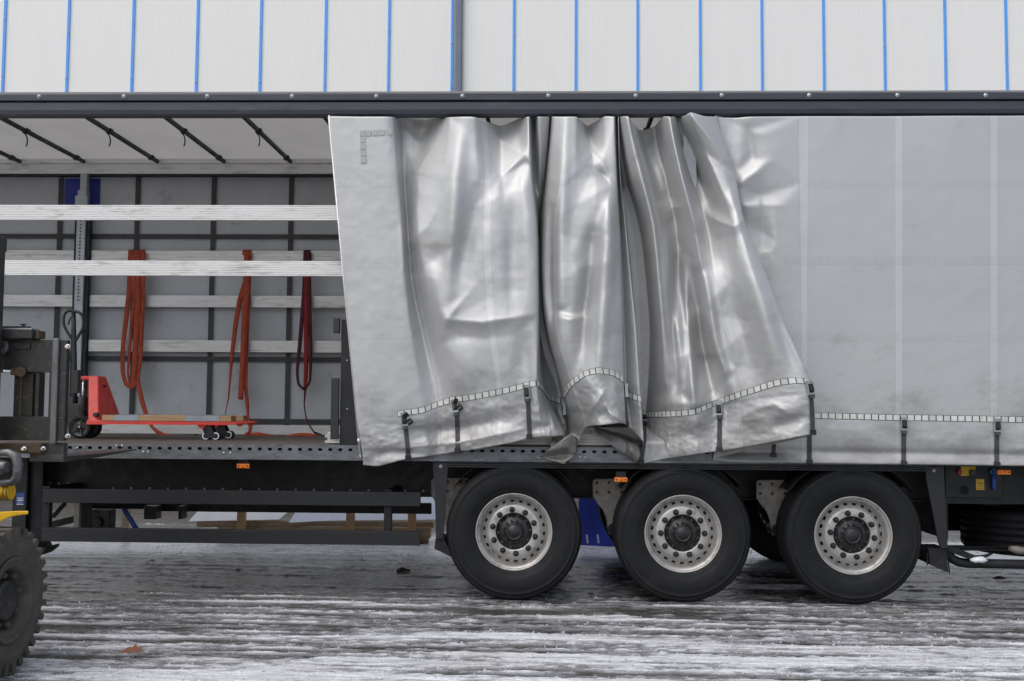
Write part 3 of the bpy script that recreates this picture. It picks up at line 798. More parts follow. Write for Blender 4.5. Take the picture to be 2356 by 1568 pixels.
def rim_mesh():
    mb = MB()
    mb.lathe([(0.296, 0.052), (0.297, 0.034), (0.294, 0.028), (0.288, 0.028), (0.284, 0.034), (0.282, 0.045), (0.274, 0.05), (0.266, 0.056), (0.262, 0.07), (0.257, 0.105), (0.25, 0.118)], 96, 'Y')
    # vented ring: 22 windows
    n = 22; r0, r1 = 0.212, 0.25
    def prof(r): return np.interp(r, [0.15, 0.19, 0.205, 0.22, 0.25], [0.062, 0.064, 0.073, 0.092, 0.118])
    rr = [r0, 0.223, 0.241, r1]
    for k in range(n):
        t0 = 2 * math.pi * k / n
        ts = [t0 + 2 * math.pi / n * f for f in (0, 0.12, 0.28, 0.5, 0.72, 0.88, 1.0)]
        P = lambda r, t, d=0: (r * math.cos(t), prof(r) + d, r * math.sin(t))
        vs = [P(r, t) for r in rr for t in ts]
        fs = []
        for i in range(3):
            for j in range(6):
                if i == 1 and 2 <= j <= 3: continue
                a = i * 7 + j; fs.append((a, a + 1, a + 8, a + 7))
        mb.add(vs, fs, True)
        # walls of the window
        rim_ = [(0.223, ts[2]), (0.223, ts[3]), (0.223, ts[4]), (0.241, ts[4]), (0.241, ts[3]), (0.241, ts[2])]
        vs = [P(r, t) for r, t in rim_] + [P(r, t, 0.012) for r, t in rim_]
        mb.add(vs, [(i, (i + 1) % 6, 6 + (i + 1) % 6, 6 + i) for i in range(6)])
    mb.lathe([(0.212, prof(0.212)), (0.205, 0.073), (0.198, 0.067), (0.19, 0.064), (0.15, 0.062), (0.143, 0.063), (0.14, 0.07), (0.14, 0.11)], 72, 'Y')
    mb.lathe([(0.285, 0.30), (0.262, 0.28), (0.255, 0.14)], 48, 'Y')
    return mb.mesh('rim', T['rim'])
def hub_mesh():
    mb = MB()
    mb.lathe([(0.139, 0.095), (0.137, 0.09), (0.118, 0.088), (0.112, 0.075), (0.1, 0.066), (0.068, 0.064), (0.066, 0.05), (0.06, 0.042), (0.056, 0.041), (0.053, 0.046), (0.048, 0.046), (0.045, 0.041), (0.0, 0.039)], 48, 'Y')
    for k in range(10):
        t = 2 * math.pi * (k + 0.5) / 10
        mb.cyl((0.122 * math.cos(t), 0.095, 0.122 * math.sin(t)), (0.122 * math.cos(t), 0.075, 0.122 * math.sin(t)), 0.012, n=8)
    mb.lathe([(0.24, 0.16), (0.0, 0.16)], 36, 'Y')
    return mb.mesh('hub', T['blackgloss'])
def nut_mesh():
    mb = MB()
    mb.lathe([(0.0225, 0.062), (0.0225, 0.056), (0.019, 0.053)], 16, 'Y')
    mb.lathe([(0.0185, 0.055), (0.0175, 0.034), (0.013, 0.03)], 6, 'Y', smooth=False)
    mb.lathe([(0.013, 0.031), (0.011, 0.024), (0.0, 0.022)], 10, 'Y')
    return mb.mesh('wheel_nut', T['dkgrey'])
def hubbolt_mesh():
    mb = MB(); mb.lathe([(0.0095, 0.067), (0.0085, 0.054), (0, 0.053)], 6, 'Y', smooth=False)
    return mb.mesh('hub_bolt', T['dkgrey'])
TY, RM, HB, NT, BL = tyre_mesh(), rim_mesh(), hub_mesh(), nut_mesh(), hubbolt_mesh()
wheel_x = [-0.215, 1.079, 2.368]; WZ = 0.517
def wheel(x, y, far=False, spin=0.0):
    wro = (0, spin, math.pi if far else 0)
    c = np.array([x, y, WZ])
    wl = empty('far_wheel' if far else 'wheel', c, tr)
    place('tyre', TY, wl, c, (0, 0, math.pi if far else 0))
    place('rim', RM, wl, c, wro); place('hub', HB, wl, c, wro)
    if far: return
    for k in range(10):
        t = 2 * math.pi * k / 10 + spin
        place('wheel_nut', NT, wl, c + np.array([0.1675 * math.cos(t), 0, -0.1675 * math.sin(t)]), (0, spin + 0.3 * k, 0))
    for k in range(12):
        t = 2 * math.pi * k / 12 + spin * 1.3
        place('hub_bolt', BL, wl, c + np.array([0.083 * math.cos(t), 0, -0.083 * math.sin(t)]))
for x, s_ in zip(wheel_x, (0.22, 0.0, 0.12)): wheel(x, 0.0, spin=s_)
for x in wheel_x: wheel(x, 2.5, far=True)
for x in wheel_x:
    mb = MB(); mb.cyl((x, 0.3, WZ), (x, 2.2, WZ), 0.065, n=20); mb.cyl((x, 0.36, WZ), (x, 0.52, WZ), 0.2, n=28); mb.cyl((x, 1.98, WZ), (x, 2.14, WZ), 0.2, n=28)
    mb.build('axle', T['black'], tr)
    mb = MB(); mb.bar((x - 0.42, 0.62, WZ + 0.0), (x + 0.3, 0.62, WZ - 0.03), 0.09, 0.06); mb.cyl((x + 0.3, 0.62, WZ + 0.02), (x + 0.3, 0.62, zc0), 0.1, n=20)
    mb.build('suspension_arm', T['black'], tr)
# suspension hangers
for hx in (-0.43 + wheel_x[0] - 0.03, None, None):
    pass
def hanger(xl, ytop=1103):
    """xl = photo x of the plate's left edge"""
    Y = 0.42
    s = lambda dx, y: (at(xl + dx, y + (ytop - 1103), Y)[0], at(xl + dx, y + (ytop - 1103), Y)[2])
    poly = [s(4, 1103), s(82, 1103), s(87, 1107), s(88, 1130), s(84, 1150), s(76, 1165), s(66, 1190), s(60, 1226), s(36, 1228), s(31, 1195), s(24, 1175), s(8, 1155), s(0, 1143), s(0, 1108)]
    mb = MB(); mb.prism(poly, Y, Y + 0.02)
    o = mb.build('suspension_hanger', T['bracket'], tr, bevel=0.004)
    mb = MB(); ring = poly + [poly[0]]
    mb.tube([(a, Y - 0.002, b) for a, b in ring], 0.005, 6); mb.build('plate_edge', T['bracket'], o)
    nm = MB(); nm.lathe([(0, -0.014), (0.011, -0.013), (0.013, 0)], 6, 'Y', smooth=False); nmm = nm.mesh('bolt_head', T['rust'])
    for dx, y in [(8, 1111), (36, 1111), (65, 1111), (80, 1111), (8, 1133), (36, 1133), (65, 1133), (80, 1133)]:
        a = s(dx, y); place('bolt_head', nmm, o, (a[0], Y - 0.0005, a[1]))
    for dx in (21, 31, 41):
        a = s(dx, 1154); m2 = MB(); m2.lathe([(0.011, 0), (0.014, -0.003), (0.017, 0)], 16, 'Y', (a[0], Y - 0.0005, a[1])); m2.build('punched_ring', T['bracket'], o)
    a = s(50, 1122); m2 = MB(); m2.lathe([(0.0, -0.005), (0.012, -0.004), (0.016, 0.0), (0.024, -0.004), (0.028, 0)], 20, 'Y', (a[0], Y - 0.0005, a[1])); m2.build('height_boss', T['bracket'], o)
    a = s(48, 1218); m2 = MB(); m2.cyl((a[0], Y - 0.05, a[1]), (a[0], Y + 0.2, a[1]), 0.05, n=20); m2.cyl((a[0], Y - 0.07, a[1]), (a[0], Y - 0.05, a[1]), 0.02, n=6); m2.build('pivot', T['black'], o)
hanger(1365, 1103); hanger(1741, 1106); hanger(994, 1101)
# mudguard rail and brackets
z1, z0 = zpx(1061, 0.03, 1500), zpx(1080, 0.03, 1500)
mb = MB()
hh = (z1 - z0) / 4
pp = []
for k in range(4):
    pp += [(0.032, z0 + hh * k), (0.02, z0 + hh * (k + 0.15)), (0.02, z0 + hh * (k + 0.85))]
pp += [(0.032, z1), (0.09, z1), (0.09, z0)]
mb.extr_x(pp, at(1031, 1070, 0.03)[0], at(2136, 1070, 0.03)[0]); mb.build('mudguard_rail', T['dkgrey'], tr)
def mb_poly(pts, Y, d, name, m, bev=0.004, parent=tr):
    b = MB(); b.prism([(at(x, y, Y)[0], at(x, y, Y)[2]) for x, y in pts], Y, Y + d); return b.build(name, m, parent, bevel=bev)
o = mb_poly([(995, 1062), (1032, 1064), (1030, 1085), (1020, 1240), (1003, 1242), (1000, 1130)], 0.02, 0.02, 'mudguard_bracket', T['dkgrey'])
bb = MB(); bb.lathe([(0, -0.008), (0.012, -0.007), (0.016, 0)], 14, 'Y'); bbm = bb.mesh('bracket_bolt', T['bracket'])
place('bracket_bolt', bbm, o, at(1014, 1074, 0.0195))
mb_poly([(1002, 1238), (1022, 1240), (1040, 1283), (999, 1263)], 0.05, 0.3, 'mud_flap', T['black'], 0.0)
o = mb_poly([(2131, 1073), (2172, 1073), (2181, 1262), (2166, 1263), (2160, 1250), (2131, 1100)], 0.02, 0.02, 'mudguard_bracket', T['dkgrey'])
place('bracket_bolt', bbm, o, at(2149, 1083, 0.0195))
def brush_flap():
    o = mb_poly([(2136, 1262), (2178, 1262), (2182, 1318), (2140, 1298)], 0.06, 0.25, 'mud_flap', T['black'], 0.0)
    mb = MB()
    for k in range(260):
        s = k / 260
        p = at(2135.5, 1258 + 40 * s, 0.06 + 0.2 * random.random()) if k % 2 else at(2179 + 4 * s, 1262 + 55 * s, 0.06 + 0.2 * random.random())
        dx = -0.012 if k % 2 else 0.01
        mb.cyl(p, p + np.array([dx, 0, -0.022]), 0.0022, 0.0008, 4, False)
    q = mb.build('brush_bristles', T['black'], o); q['kind'] = 'stuff'
brush_flap()
# mudguard arcs over the tyres (dark plastic)
for x in wheel_x:
    pr = []
    for k in range(25):
        t = math.radians(35 + 110 * k / 24); pr.append((x + 0.575 * math.cos(t), WZ + 0.575 * math.sin(t)))
    L = [(a, 0.06, min(b, z0 - 0.005)) for a, b in pr]; R = [(a, 0.45, min(b, z0 - 0.005)) for a, b in pr]
    mb = MB(); mb.strip(L, R, (0, 0, 0.006)); mb.build('mudguard', T['black'], tr)

# marker lamps
def marker(x, y, Y):
    c = at(x, y, Y); o = empty('marker_lamp', c, tr)
    mb = MB(); mb.box(c + np.array([-0.05, -0.012, -0.018]), c + np.array([0.05, 0.0, 0.018])); mb.build('lens', T['lens'], o, bevel=0.006)
    mb = MB(); mb.lathe([(0, -0.022), (0.008, -0.02), (0.013, -0.012)], 14, 'Y', c); mb.build('lens_dome', T['lens'], o)
    for s in (-1, 1):
        m2 = MB(); m2.cyl(c + np.array([s * 0.034, -0.0115, 0]), c + np.array([s * 0.034, -0.0135, 0]), 0.006, n=10); m2.build('fixing_screw', T['hole'], o)
    mb = MB(); mb.box(c + np.array([-0.038, 0.001, 0.0]), c + np.array([0.038, 0.02, 0.06])); mb.build('lamp_bracket', T['black'], o)
marker(560, 1072.5, 0.04); marker(1428.5, 1104, 0.04); marker(2309.5, 1087, 0.04)

# rear control panel, spare wheel, under-run tube
def rear():
    Y = 0.30
    X = lambda x, y: at(x, y, Y)
    a = X(2176, 1145); b = X(2303, 1070)
    mb = MB(); mb.box((a[0], Y, a[2]), (b[0], Y + 0.02, b[2])); pan = mb.build('valve_panel', T['dkgrey'], tr, bevel=0.003)
    a = X(2172, 1160); b = X(2480, 1060)
    mb = MB(); mb.box((a[0], Y + 0.025, a[2]), (b[0], Y + 0.05, b[2])); mb.build('rear_bracket_plate', T['black'], tr)
    def st(x0, y0, x1, y1, m, nm, d=0.002):
        p = X(x0, y0); q = X(x1, y1); mm = MB(); mm.box((p[0], Y - d, p[2]), (q[0], Y - 0.0003, q[2])); return mm.build(nm, m, pan)
    st(2211, 1095, 2229, 1074, T['sticker_y'], 'yellow_label'); st(2229.5, 1083, 2244, 1074, T['sticker_y'], 'yellow_label'); st(2246, 1127.5, 2264, 1103, T['sticker_y'], 'yellow_label')
    for y in (1106, 1110.5, 1113, 1118, 1123):
        st(2248, y + 1.0, 2254 if y == 1106 else 2262, y, T['dkgrey'], 'label_print', 0.003)
    for x, y in ((2215, 1089), (2219, 1089.5), (2225, 1090)):
        st(x, y + 1.6, x + 1.8, y, T['dkgrey'], 'label_print', 0.003)
    p = X(2205, 1086); mb = MB(); mb.cyl(p, p + np.array([0, -0.03, 0]), 0.018, 0.02, 14); mb.build('red_knob', T['redp'], pan, bevel=0.003)
    p = X(2236, 1088); mb = MB(); mb.cyl(p, p + np.array([0, -0.03, 0]), 0.026, 0.024, 14); mb.build('black_knob', T['blackgloss'], pan, bevel=0.003)
    p = X(2219, 1128); mb = MB(); mb.cyl(p + np.array([0, -0.0003, 0]), p + np.array([0, -0.004, 0]), 0.034, n=24); mb.build('round_opening', T['hole'], pan)
    p = X(2281, 1085); q = X(2284, 1126)
    mb = MB(); mb.lathe([(0.008, -0.03), (0.022, -0.032), (0.024, -0.02), (0.008, -0.018)], 18, 'Y', p, closed=True)
    mb.tube([p + np.array([0, -0.025, -0.02]), (p + q) / 2 + np.array([0.003, -0.025, 0]), q + np.array([0, -0.025, 0.01]), q + np.array([0, -0.025, -0.004])], [0.009, 0.016, 0.015, 0.006], 10)
    mb.build('blue_valve_lever', T['bluep'], pan)
    a = at(2150, 1150, 1.4); mb = MB(); mb.box((a[0] - 0.3, 1.42, 0.40), (4.75, 1.46, zc0 - 0.002)); mb.build('spare_dark_backing', T['black'], tr)  # black plate added to darken the open gap behind the spare wheel
    mb = MB(); a = at(2172, 1160, 0.35); mb.box((a[0], 0.33, 0.46), (a[0] + 0.02, 1.41, a[2])); mb.build('dark_backing_side', T['black'], tr)  # black side plate added to close the same dark backing
    # spare wheel lying flat in its cradle
    c = at(2360, 1215, 0.9)
    mb = MB(); R = 0.5
    prof = [(0.29, 0.17), (0.34, 0.19), (0.42, 0.19), (0.475, 0.165), (0.497, 0.14), (R, 0.12)]
    for g in (0.085, 0.03, -0.03, -0.085):
        prof += [(R, g + 0.007), (R - 0.012, g + 0.005), (R - 0.012, g - 0.005), (R, g - 0.007)]
    prof += [(R, -0.12), (0.497, -0.14), (0.475, -0.165), (0.42, -0.19), (0.34, -0.19), (0.29, -0.17)]
    mb.lathe(prof, 72, 'Z', (c[0], 0.92, c[2]), closed=True)
    mb.build('spare_tyre', T['rubber'], tr)
    a = at(2183, 1261, 0.45); b = at(2470, 1261, 0.45)
    mb = MB(); mb.box((a[0], 0.38, a[2] - 0.012), (b[0], 0.44, a[2])); mb.box((a[0], 0.6, a[2] - 0.03), (b[0], 0.66, a[2] - 0.005)); mb.build('spare_cradle', T['black'], tr)
    mb = MB(); Yt = 0.2
    mb.tube([at(2182, 1262, Yt), at(2184, 1277, Yt), at(2192, 1287, Yt), at(2206, 1294, Yt), at(2226, 1296.5, Yt), at(2300, 1298, Yt), at(2480, 1301, Yt)], 0.036, 14)
    mb.build('underrun_tube', T['dkgrey'], tr)
    mb = MB(); Yt = 0.14
    L = [at(2180, 1257, Yt), at(2205, 1262, Yt), at(2235, 1275, Yt), at(2250, 1281, Yt)]; Rr = [at(2182, 1270, Yt), at(2205, 1278, Yt), at(2232, 1288, Yt), at(2248, 1290, Yt)]
    mb.strip(L, Rr, (0, 0.04, 0.0), False)
    mb.strip([at(2246, 1280, Yt - .01), at(2268, 1278, Yt - .01), at(2286, 1273, Yt - .01)], [at(2250, 1291, Yt - .01), at(2268, 1284, Yt - .01), at(2284, 1276, Yt - .01)], (0, 0.03, 0), False)
    fl = mb.build('torn_flap', T['black'], tr)
    q = at(2252, 1288, 0.11); mb = MB(); mb.lathe([(0, 0.02), (0.02, 0.016), (0.036, 0.0), (0.03, -0.018), (0, -0.02)], 14, 'Z', q)
    mb.v = [(x + 0.9 * (x - q[0]) + random.uniform(-.004, .004), y, z + random.uniform(-.006, .006)) for x, y, z in mb.v]; mb.build('snow_lump', T['sheet'], fl)
    a = at(2330, 1268, 0.3)
    mb = MB(); mb.tube([at(2322, 1262, .3), at(2340, 1266, .3), at(2356, 1268, .3), at(2400, 1280, .3)], [0.02, 0.035, 0.03, 0.03], 10); mb.build('winch_arm', T['bracket'], tr)
rear()

# near pillar base by the curtain edge
def pillar():
    Y = 0.06
    x0 = at(783, 900, Y)[0]; x1 = at(840, 900, Y)[0]
    mb = MB(); mb.box((x0, Y, zpx(1046, Y, 800)), (x1, Y + 0.09, zpx(735, Y, 800)))
    o = mb.build('side_pillar', T['dkgrey'], tr, bevel=0.005)
    mb = MB(); mb.box((at(779, 1, Y)[0], Y - 0.03, zpx(1012, Y, 790)), (at(797, 1, Y)[0], Y - 0.001, zpx(870, Y, 790))); mb.build('locking_lever', T['blackgloss'], o, bevel=0.006)
    mb = MB(); mb.box((at(782, 1, Y)[0], Y - 0.035, zpx(768, Y, 790)), (at(796, 1, Y)[0], Y - 0.001, zpx(732, Y, 790))); mb.build('lever_head', T['blackgloss'], o, bevel=0.006)
    rv = MB(); rv.lathe([(0, -0.006), (0.005, -0.005), (0.008, 0)], 10, 'Y'); rvm = rv.mesh('rivet', T['bolt'])
    for y in (830, 942): place('rivet', rvm, o, at(799, y, Y - 0.0005))
    xx = at(1300, 900, 0.1)[0]
    mb = MB(); mb.box((1.1, 0.1, ZF), (1.2, 0.2, ZR0)); mb.build('near_post', T['galv'], tr)
    # grey stacked slat ends on the floor
    for k in range(4):
        mb = MB(); q = at(765, 1020 - 6.3 * k, 0.12); mb.extr_x(slat_profile(0.12, q[2], q[2] + 0.02, 0.1, 3), q[0] - 0.06 + 0.02 * (k % 2), q[0] + 2.9); mb.build('stored_slat', T['alu'], tr)
pillar()

# ------------------------------------------------------------------ the near curtain
# each column of the cloth: x at seven heights, depth towards the viewer (cm) at the same heights, y of reflector band, y of hem
RY = [268, 400, 520, 640, 760]
C_ = [
 ([758, 769, 780, 791, 802, 821, 836], [6, 6, 6, 6, 6, 6, 6], 967, 1071, 268),
 ([820, 826, 834, 842, 850, 862, 872], [6, 6, 6.5, 7, 7, 6.5, 6], 961, 1073, 269),
 ([888, 893, 897, 901, 906, 915, 925], [6, 6.5, 6.5, 7, 7, 6.5, 6], 953, 1059, 269),
 ([905, 914, 924, 931, 946, 972, 982], [2, 4, 5, 6, 6, 5, 4], 944, 1051, 270),
 ([925, 930, 938, 947, 970, 1006, 1008], [-9, -5, -3, -2, -1, 3, 3], 931, 1047, 272),
 ([985, 965, 962, 980, 1002, 1038, 1045], [-10, 0, 5, 5, 4, 5, 5], 921, 1041, 274),
 ([1036, 1025, 1022, 1036, 1048, 1080, 1085], [2, 8, 9, 8, 8, 7, 6], 915, 1036, 270),
 ([1092, 1100, 1095, 1098, 1108, 1130, 1130], [6, 11, 12, 11, 12, 9, 8], 906, 1028, 270),
 ([1150, 1155, 1162, 1165, 1170, 1180, 1180], [-9, 8, 13, 13, 13, 11, 9], 895, 1019, 290),
 ([1190, 1200, 1210, 1213, 1215, 1215, 1220], [-6, 9, 14, 14, 14, 12, 10], 886, 1008, 275),
 ([1216, 1222, 1233, 1236, 1237, 1236, 1245], [3, 8, 12, 13, 13, 13, 11], 882, 1006, 269),
 ([1228, 1230, 1238, 1240, 1242, 1246, 1268], [-8, -5, 0, 0, 0, 3, 10], 892, 1005, 269),
 ([1240, 1242, 1240, 1237, 1240, 1262, 1298], [5, 0, -10, -12, -12, -7, 5], 915, 1004, 269),
 ([1264, 1255, 1245, 1240, 1248, 1285, 1262], [1, -4, -14, -16, -16, -12, -4], 921, 1048, 269),
 ([1262, 1254, 1242, 1245, 1256, 1302, 1299], [-9, -10, -14, -12, -12, -10, -5], 925, 1066, 269),
 ([1272, 1262, 1250, 1248, 1259, 1298, 1328], [3, 4, 4, 5, 6, 2, -2], 912, 1022, 269),
 ([1300, 1290, 1275, 1275, 1280, 1314, 1347], [6, 8, 9, 10, 12, 10, 6], 883, 984, 269),
 ([1328, 1323, 1318, 1320, 1325, 1345, 1380], [6, 10, 12, 13, 15, 16, 16], 861, 979, 270),
 ([1352, 1368, 1370, 1375, 1375, 1376, 1408], [-6, 9, 14, 14, 16, 18, 18], 853, 976, 290),
 ([1390, 1398, 1404, 1408, 1412, 1410, 1425], [2, 7, 14, 14, 15, 16, 16], 859, 974, 269),
 ([1413, 1418, 1424, 1429, 1432, 1434, 1438], [4, 6, 10, 11, 12, 12, 12], 876, 976, 269),
 ([1418, 1420, 1425, 1431, 1435, 1440, 1450], [-6, -4, 0, 2, 3, 4, 5], 905, 986, 269),
 ([1423, 1427, 1440, 1452, 1464, 1474, 1481], [2, 3, 5, 6, 8, 9, 8], 920, 1019, 269),
 ([1421, 1425, 1443, 1455, 1463, 1470, 1470], [-4, -8, -20, -22, -22, -20, -12], 940, 1050, 269),
 ([1424, 1438, 1463, 1474, 1479, 1480, 1467], [-2, -10, -22, -24, -24, -16, -6], 953, 1066, 269),
 ([1430, 1450, 1477, 1491, 1499, 1500, 1500], [4, 4, -4, -8, -10, -6, 0], 954, 1062, 269),
 ([1446, 1475, 1502, 1514, 1524, 1535, 1540], [7, 8, 8, 8, 8, 4, 4], 953, 1055, 269),
 ([1472, 1502, 1530, 1540, 1555, 1570, 1575], [-8, -2, 4, 8, 12, 10, 8], 951, 1050, 300),
 ([1505, 1530, 1555, 1565, 1580, 1600, 1605], [-12, -7, -2, 0, 4, 12, 10], 947, 1045, 292),
 ([1526, 1550, 1578, 1592, 1610, 1638, 1640], [2, 4, 8, 6, 5, 8, 9], 931, 1040, 269),
 ([1542, 1568, 1598, 1618, 1638, 1668, 1670], [6, 10, 14, 14, 12, 10, 11], 920, 1036, 269),
 ([1560, 1590, 1625, 1645, 1673, 1703, 1710], [-4, -3, 3, 15, 17, 16, 15], 908, 1030, 269),
 ([1576, 1615, 1655, 1675, 1708, 1743, 1755], [4, 4, 10, 19, 20, 20, 20], 895, 1022, 266),
 ([1590, 1645, 1688, 1708, 1745, 1788, 1800], [10, 12, 18, 22, 24, 25, 25], 881, 1013, 259),
 ([1622, 1668, 1703, 1737, 1780, 1830, 1840], [8, 12, 19, 24, 27, 28, 28], 876, 1005, 268),
 ([1652, 1690, 1716, 1767, 1812, 1865, 1876], [4, 8, 16, 22, 26, 27, 27], 880, 998, 269),
 ([1648, 1680, 1705, 1755, 1798, 1850, 1858], [-2, 0, 4, 8, 10, 12, 14], 900, 1005, 269),
 ([1645, 1665, 1685, 1700, 1690, 1660, 1640], [-6, -6, -5, -4, -4, -4, -3], 945, 1056, 269),
 ([1690, 1705, 1725, 1760, 1740, 1700, 1690], [-3, 1, -1, -1, 0, 0, 0], 953, 1064, 272),
 ([1730, 1745, 1765, 1790, 1800, 1800, 1800], [2, 1, 1, 1, 1, 1, 1], 954, 1065, 269),
 ([1850] * 7, [1] * 7, 956, 1066, 268),
 ([1925] * 7, [1.5, 1.3, 1, 1, 1, 1, 1], 958, 1067, 268),
 ([2050] * 7, [0.6, 1, 1.3, 1, 1, 1, 1], 961, 1068.5, 268),
 ([2180] * 7, [1.2, 1, 1, 1.2, 1, 1, 1], 963, 1070, 267),
 ([2300] * 7, [1] * 7, 965, 1071.5, 267),
 ([2470] * 7, [1] * 7, 968, 1074, 266),
 ([2700] * 7, [1] * 7, 972, 1078, 265),
]
# creases: (first column, last column, [polyline], amount cm, width)
CREASE = [
 (3, 8, [(1035, 271), (956, 399)], 5, 16), (4, 6, [(975, 285), (957, 395)], -4, 20), (3, 5, [(921, 285), (962, 328)], 3, 9),
 (6, 10, [(1094, 270), (1150, 320), (1205, 357)], 6, 16), (6, 9, [(1112, 320), (1152, 400)], -4, 20), (7, 10, [(1205, 358), (1154, 408)], 3.5, 10),
 (7, 10, [(1157, 448), (1211, 376)], -4, 12), (7, 10, [(1157, 442), (1160, 560)], -1.5, 20),
 (4, 7, [(938, 561), (985, 520), (1040, 400)], 4, 18), (4, 7, [(942, 575), (1000, 585), (1060, 560)], -2.5, 20),
 (5, 10, [(1029, 735), (1110, 742), (1200, 728)], 3.2, 9), (5, 10, [(1040, 756), (1115, 765), (1196, 750)], -3, 16), (5, 8, [(1029, 735), (1091, 655)], 3, 12),
 (5, 7, [(1008, 600), (1012, 720)], 1.5, 9), (8, 10, [(1180, 790), (1160, 900)], 1, 10),
 (16, 20, [(1345, 380), (1375, 398), (1405, 408)], -4.5, 10), (16, 20, [(1338, 372), (1365, 352), (1400, 388)], 3, 9),
 (16, 20, [(1327, 616), (1362, 540), (1404, 430)], -3.5, 12), (16, 20, [(1326, 618), (1352, 690)], 2.5, 8),
 (15, 18, [(1283, 716), (1310, 724), (1338, 719)], -4, 7), (15, 18, [(1283, 726), (1310, 735), (1336, 728)], 3, 8),
 (15, 17, [(1290, 520), (1300, 640)], -2.5, 12), (17, 19, [(1345, 640), (1350, 800)], -2, 12),
 (25, 30, [(1505, 474), (1573, 477)], 3, 6), (25, 30, [(1512, 462), (1567, 463)], -3, 9), (26, 30, [(1515, 495), (1550, 555), (1577, 587)], -4, 10), (26, 30, [(1536, 490), (1577, 585)], 2.5, 8),
 (26, 29, [(1500, 330), (1518, 390)], -3, 8), (26, 29, [(1486, 320), (1500, 400)], 2, 8), (26, 28, [(1490, 420), (1508, 460)], 2.5, 8),
 (29, 35, [(1627, 495), (1660, 512), (1687, 521), (1708, 509)], 4, 7), (29, 35, [(1640, 470), (1665, 490), (1692, 498)], -6, 16),
 (31, 35, [(1588, 262), (1630, 315), (1675, 372)], 7, 8), (30, 34, [(1590, 300), (1630, 355), (1668, 384)], -4, 9),
 (28, 31, [(1597, 581), (1621, 706), (1651, 816), (1672, 855)], 3, 9), (29, 32, [(1620, 600), (1650, 740), (1690, 850)], -2.5, 12),
 (26, 29, [(1540, 860), (1560, 905), (1594, 925)], -4.5, 12), (27, 29, [(1597, 700), (1599, 935)], 3, 12), (26, 28, [(1535, 700), (1538, 860)], 2.5, 10), (26, 29, [(1540, 830), (1585, 815)], 2, 9),
 (37, 39, [(1722, 300), (1732, 372)], -4, 12), (37, 39, [(1697, 425), (1735, 398), (1770, 368)], 3, 10), (37, 39, [(1700, 395), (1728, 360)], -3, 10),
 (37, 40, [(1708, 474), (1750, 470), (1796, 474)], 2.5, 8), (37, 40, [(1715, 450), (1785, 452)], -2.5, 14), (38, 40, [(1750, 500), (1757, 580)], -3.5, 16), (38, 40, [(1780, 480), (1783, 570)], 2, 10),
 (1, 10, [(940, 1000), (1040, 990), (1190, 960)], -4, 16), (1, 5, [(850, 1050), (900, 1040), (950, 1045)], -2.5, 10), (1, 10, [(880, 1035), (1050, 1020), (1220, 985)], 1.5, 8),
 (26, 35, [(1540, 1005), (1600, 1000), (1640, 985)], -3, 18), (30, 35, [(1720, 950), (1780, 930), (1830, 960)], 2, 16), (32, 36, [(1780, 985), (1850, 960)], -3, 14),
 (16, 20, [(1352, 955), (1370, 930), (1390, 900)], 3, 9), (17, 20, [(1395, 945), (1420, 962), (1436, 972)], 3, 8), (17, 20, [(1375, 958), (1400, 948)], -3, 10),
 (10, 14, [(1245, 905), (1290, 955), (1310, 1000)], -3, 12), (10, 13, [(1268, 950), (1275, 985)], 3, 9), (8, 12, [(1225, 985), (1270, 980)], -2.5, 8),
]
# long soft pleats: same fields as CREASE
LONG = [
 (5, 9, [(1061, 275), (1048, 420), (1040, 566), (1030, 730)], 3.5, 20), (6, 10, [(1110, 420), (1082, 540), (1050, 640)], -3.5, 26), (8, 10, [(1190, 420), (1180, 600), (1185, 720)], -2.5, 22),
 (4, 8, [(985, 590), (1012, 700), (1045, 880)], 3, 20), (5, 9, [(1060, 780), (1090, 900)], 2.5, 30), (7, 10, [(1205, 760), (1200, 880)], -2, 20),
 (15, 18, [(1300, 275), (1290, 540), (1292, 690)], 3.5, 18), (16, 19, [(1366, 540), (1345, 720), (1335, 850)], -6, 18), (18, 20, [(1400, 440), (1394, 600), (1382, 850)], 4, 18), (15, 17, [(1270, 480), (1268, 640), (1275, 800)], -4, 12),
 (26, 29, [(1552, 600), (1548, 760), (1560, 880)], -6, 12), (27, 30, [(1572, 600), (1580, 720), (1597, 930)], 5, 11), (28, 31, [(1603, 630), (1615, 780), (1640, 900)], -6, 13), (29, 32, [(1622, 640), (1650, 800), (1680, 900)], 4, 12),
 (25, 27, [(1446, 275), (1502, 520), (1517, 700), (1525, 880)], 5, 12), (26, 29, [(1480, 330), (1515, 440), (1530, 470)], -5, 14), (29, 31, [(1541, 275), (1566, 400), (1600, 520)], 5, 11), (30, 33, [(1575, 300), (1612, 420), (1640, 480)], -7, 15),
 (32, 35, [(1700, 540), (1740, 660), (1790, 840)], 3, 24), (31, 34, [(1660, 560), (1690, 700), (1730, 860)], -3, 24), (33, 36, [(1780, 720), (1830, 860)], -2.5, 16),
]
def catmull(A, m):
    """A: (n, ...) -> smooth curve through the n points, m samples per span"""
    n = len(A); out = []
    for i in range(n - 1):
        p0, p1, p2, p3 = A[max(i - 1, 0)], A[i], A[i + 1], A[min(i + 2, n - 1)]
        for k in range(m):
            t = k / m
            h00 = 2 * t ** 3 - 3 * t ** 2 + 1; h10 = t ** 3 - 2 * t ** 2 + t; h01 = -2 * t ** 3 + 3 * t ** 2; h11 = t ** 3 - t ** 2
            out.append(h00 * p1 + h10 * 0.26 * (p2 - p0) + h01 * p2 + h11 * 0.26 * (p3 - p1))
    out.append(A[-1]); return np.array(out)

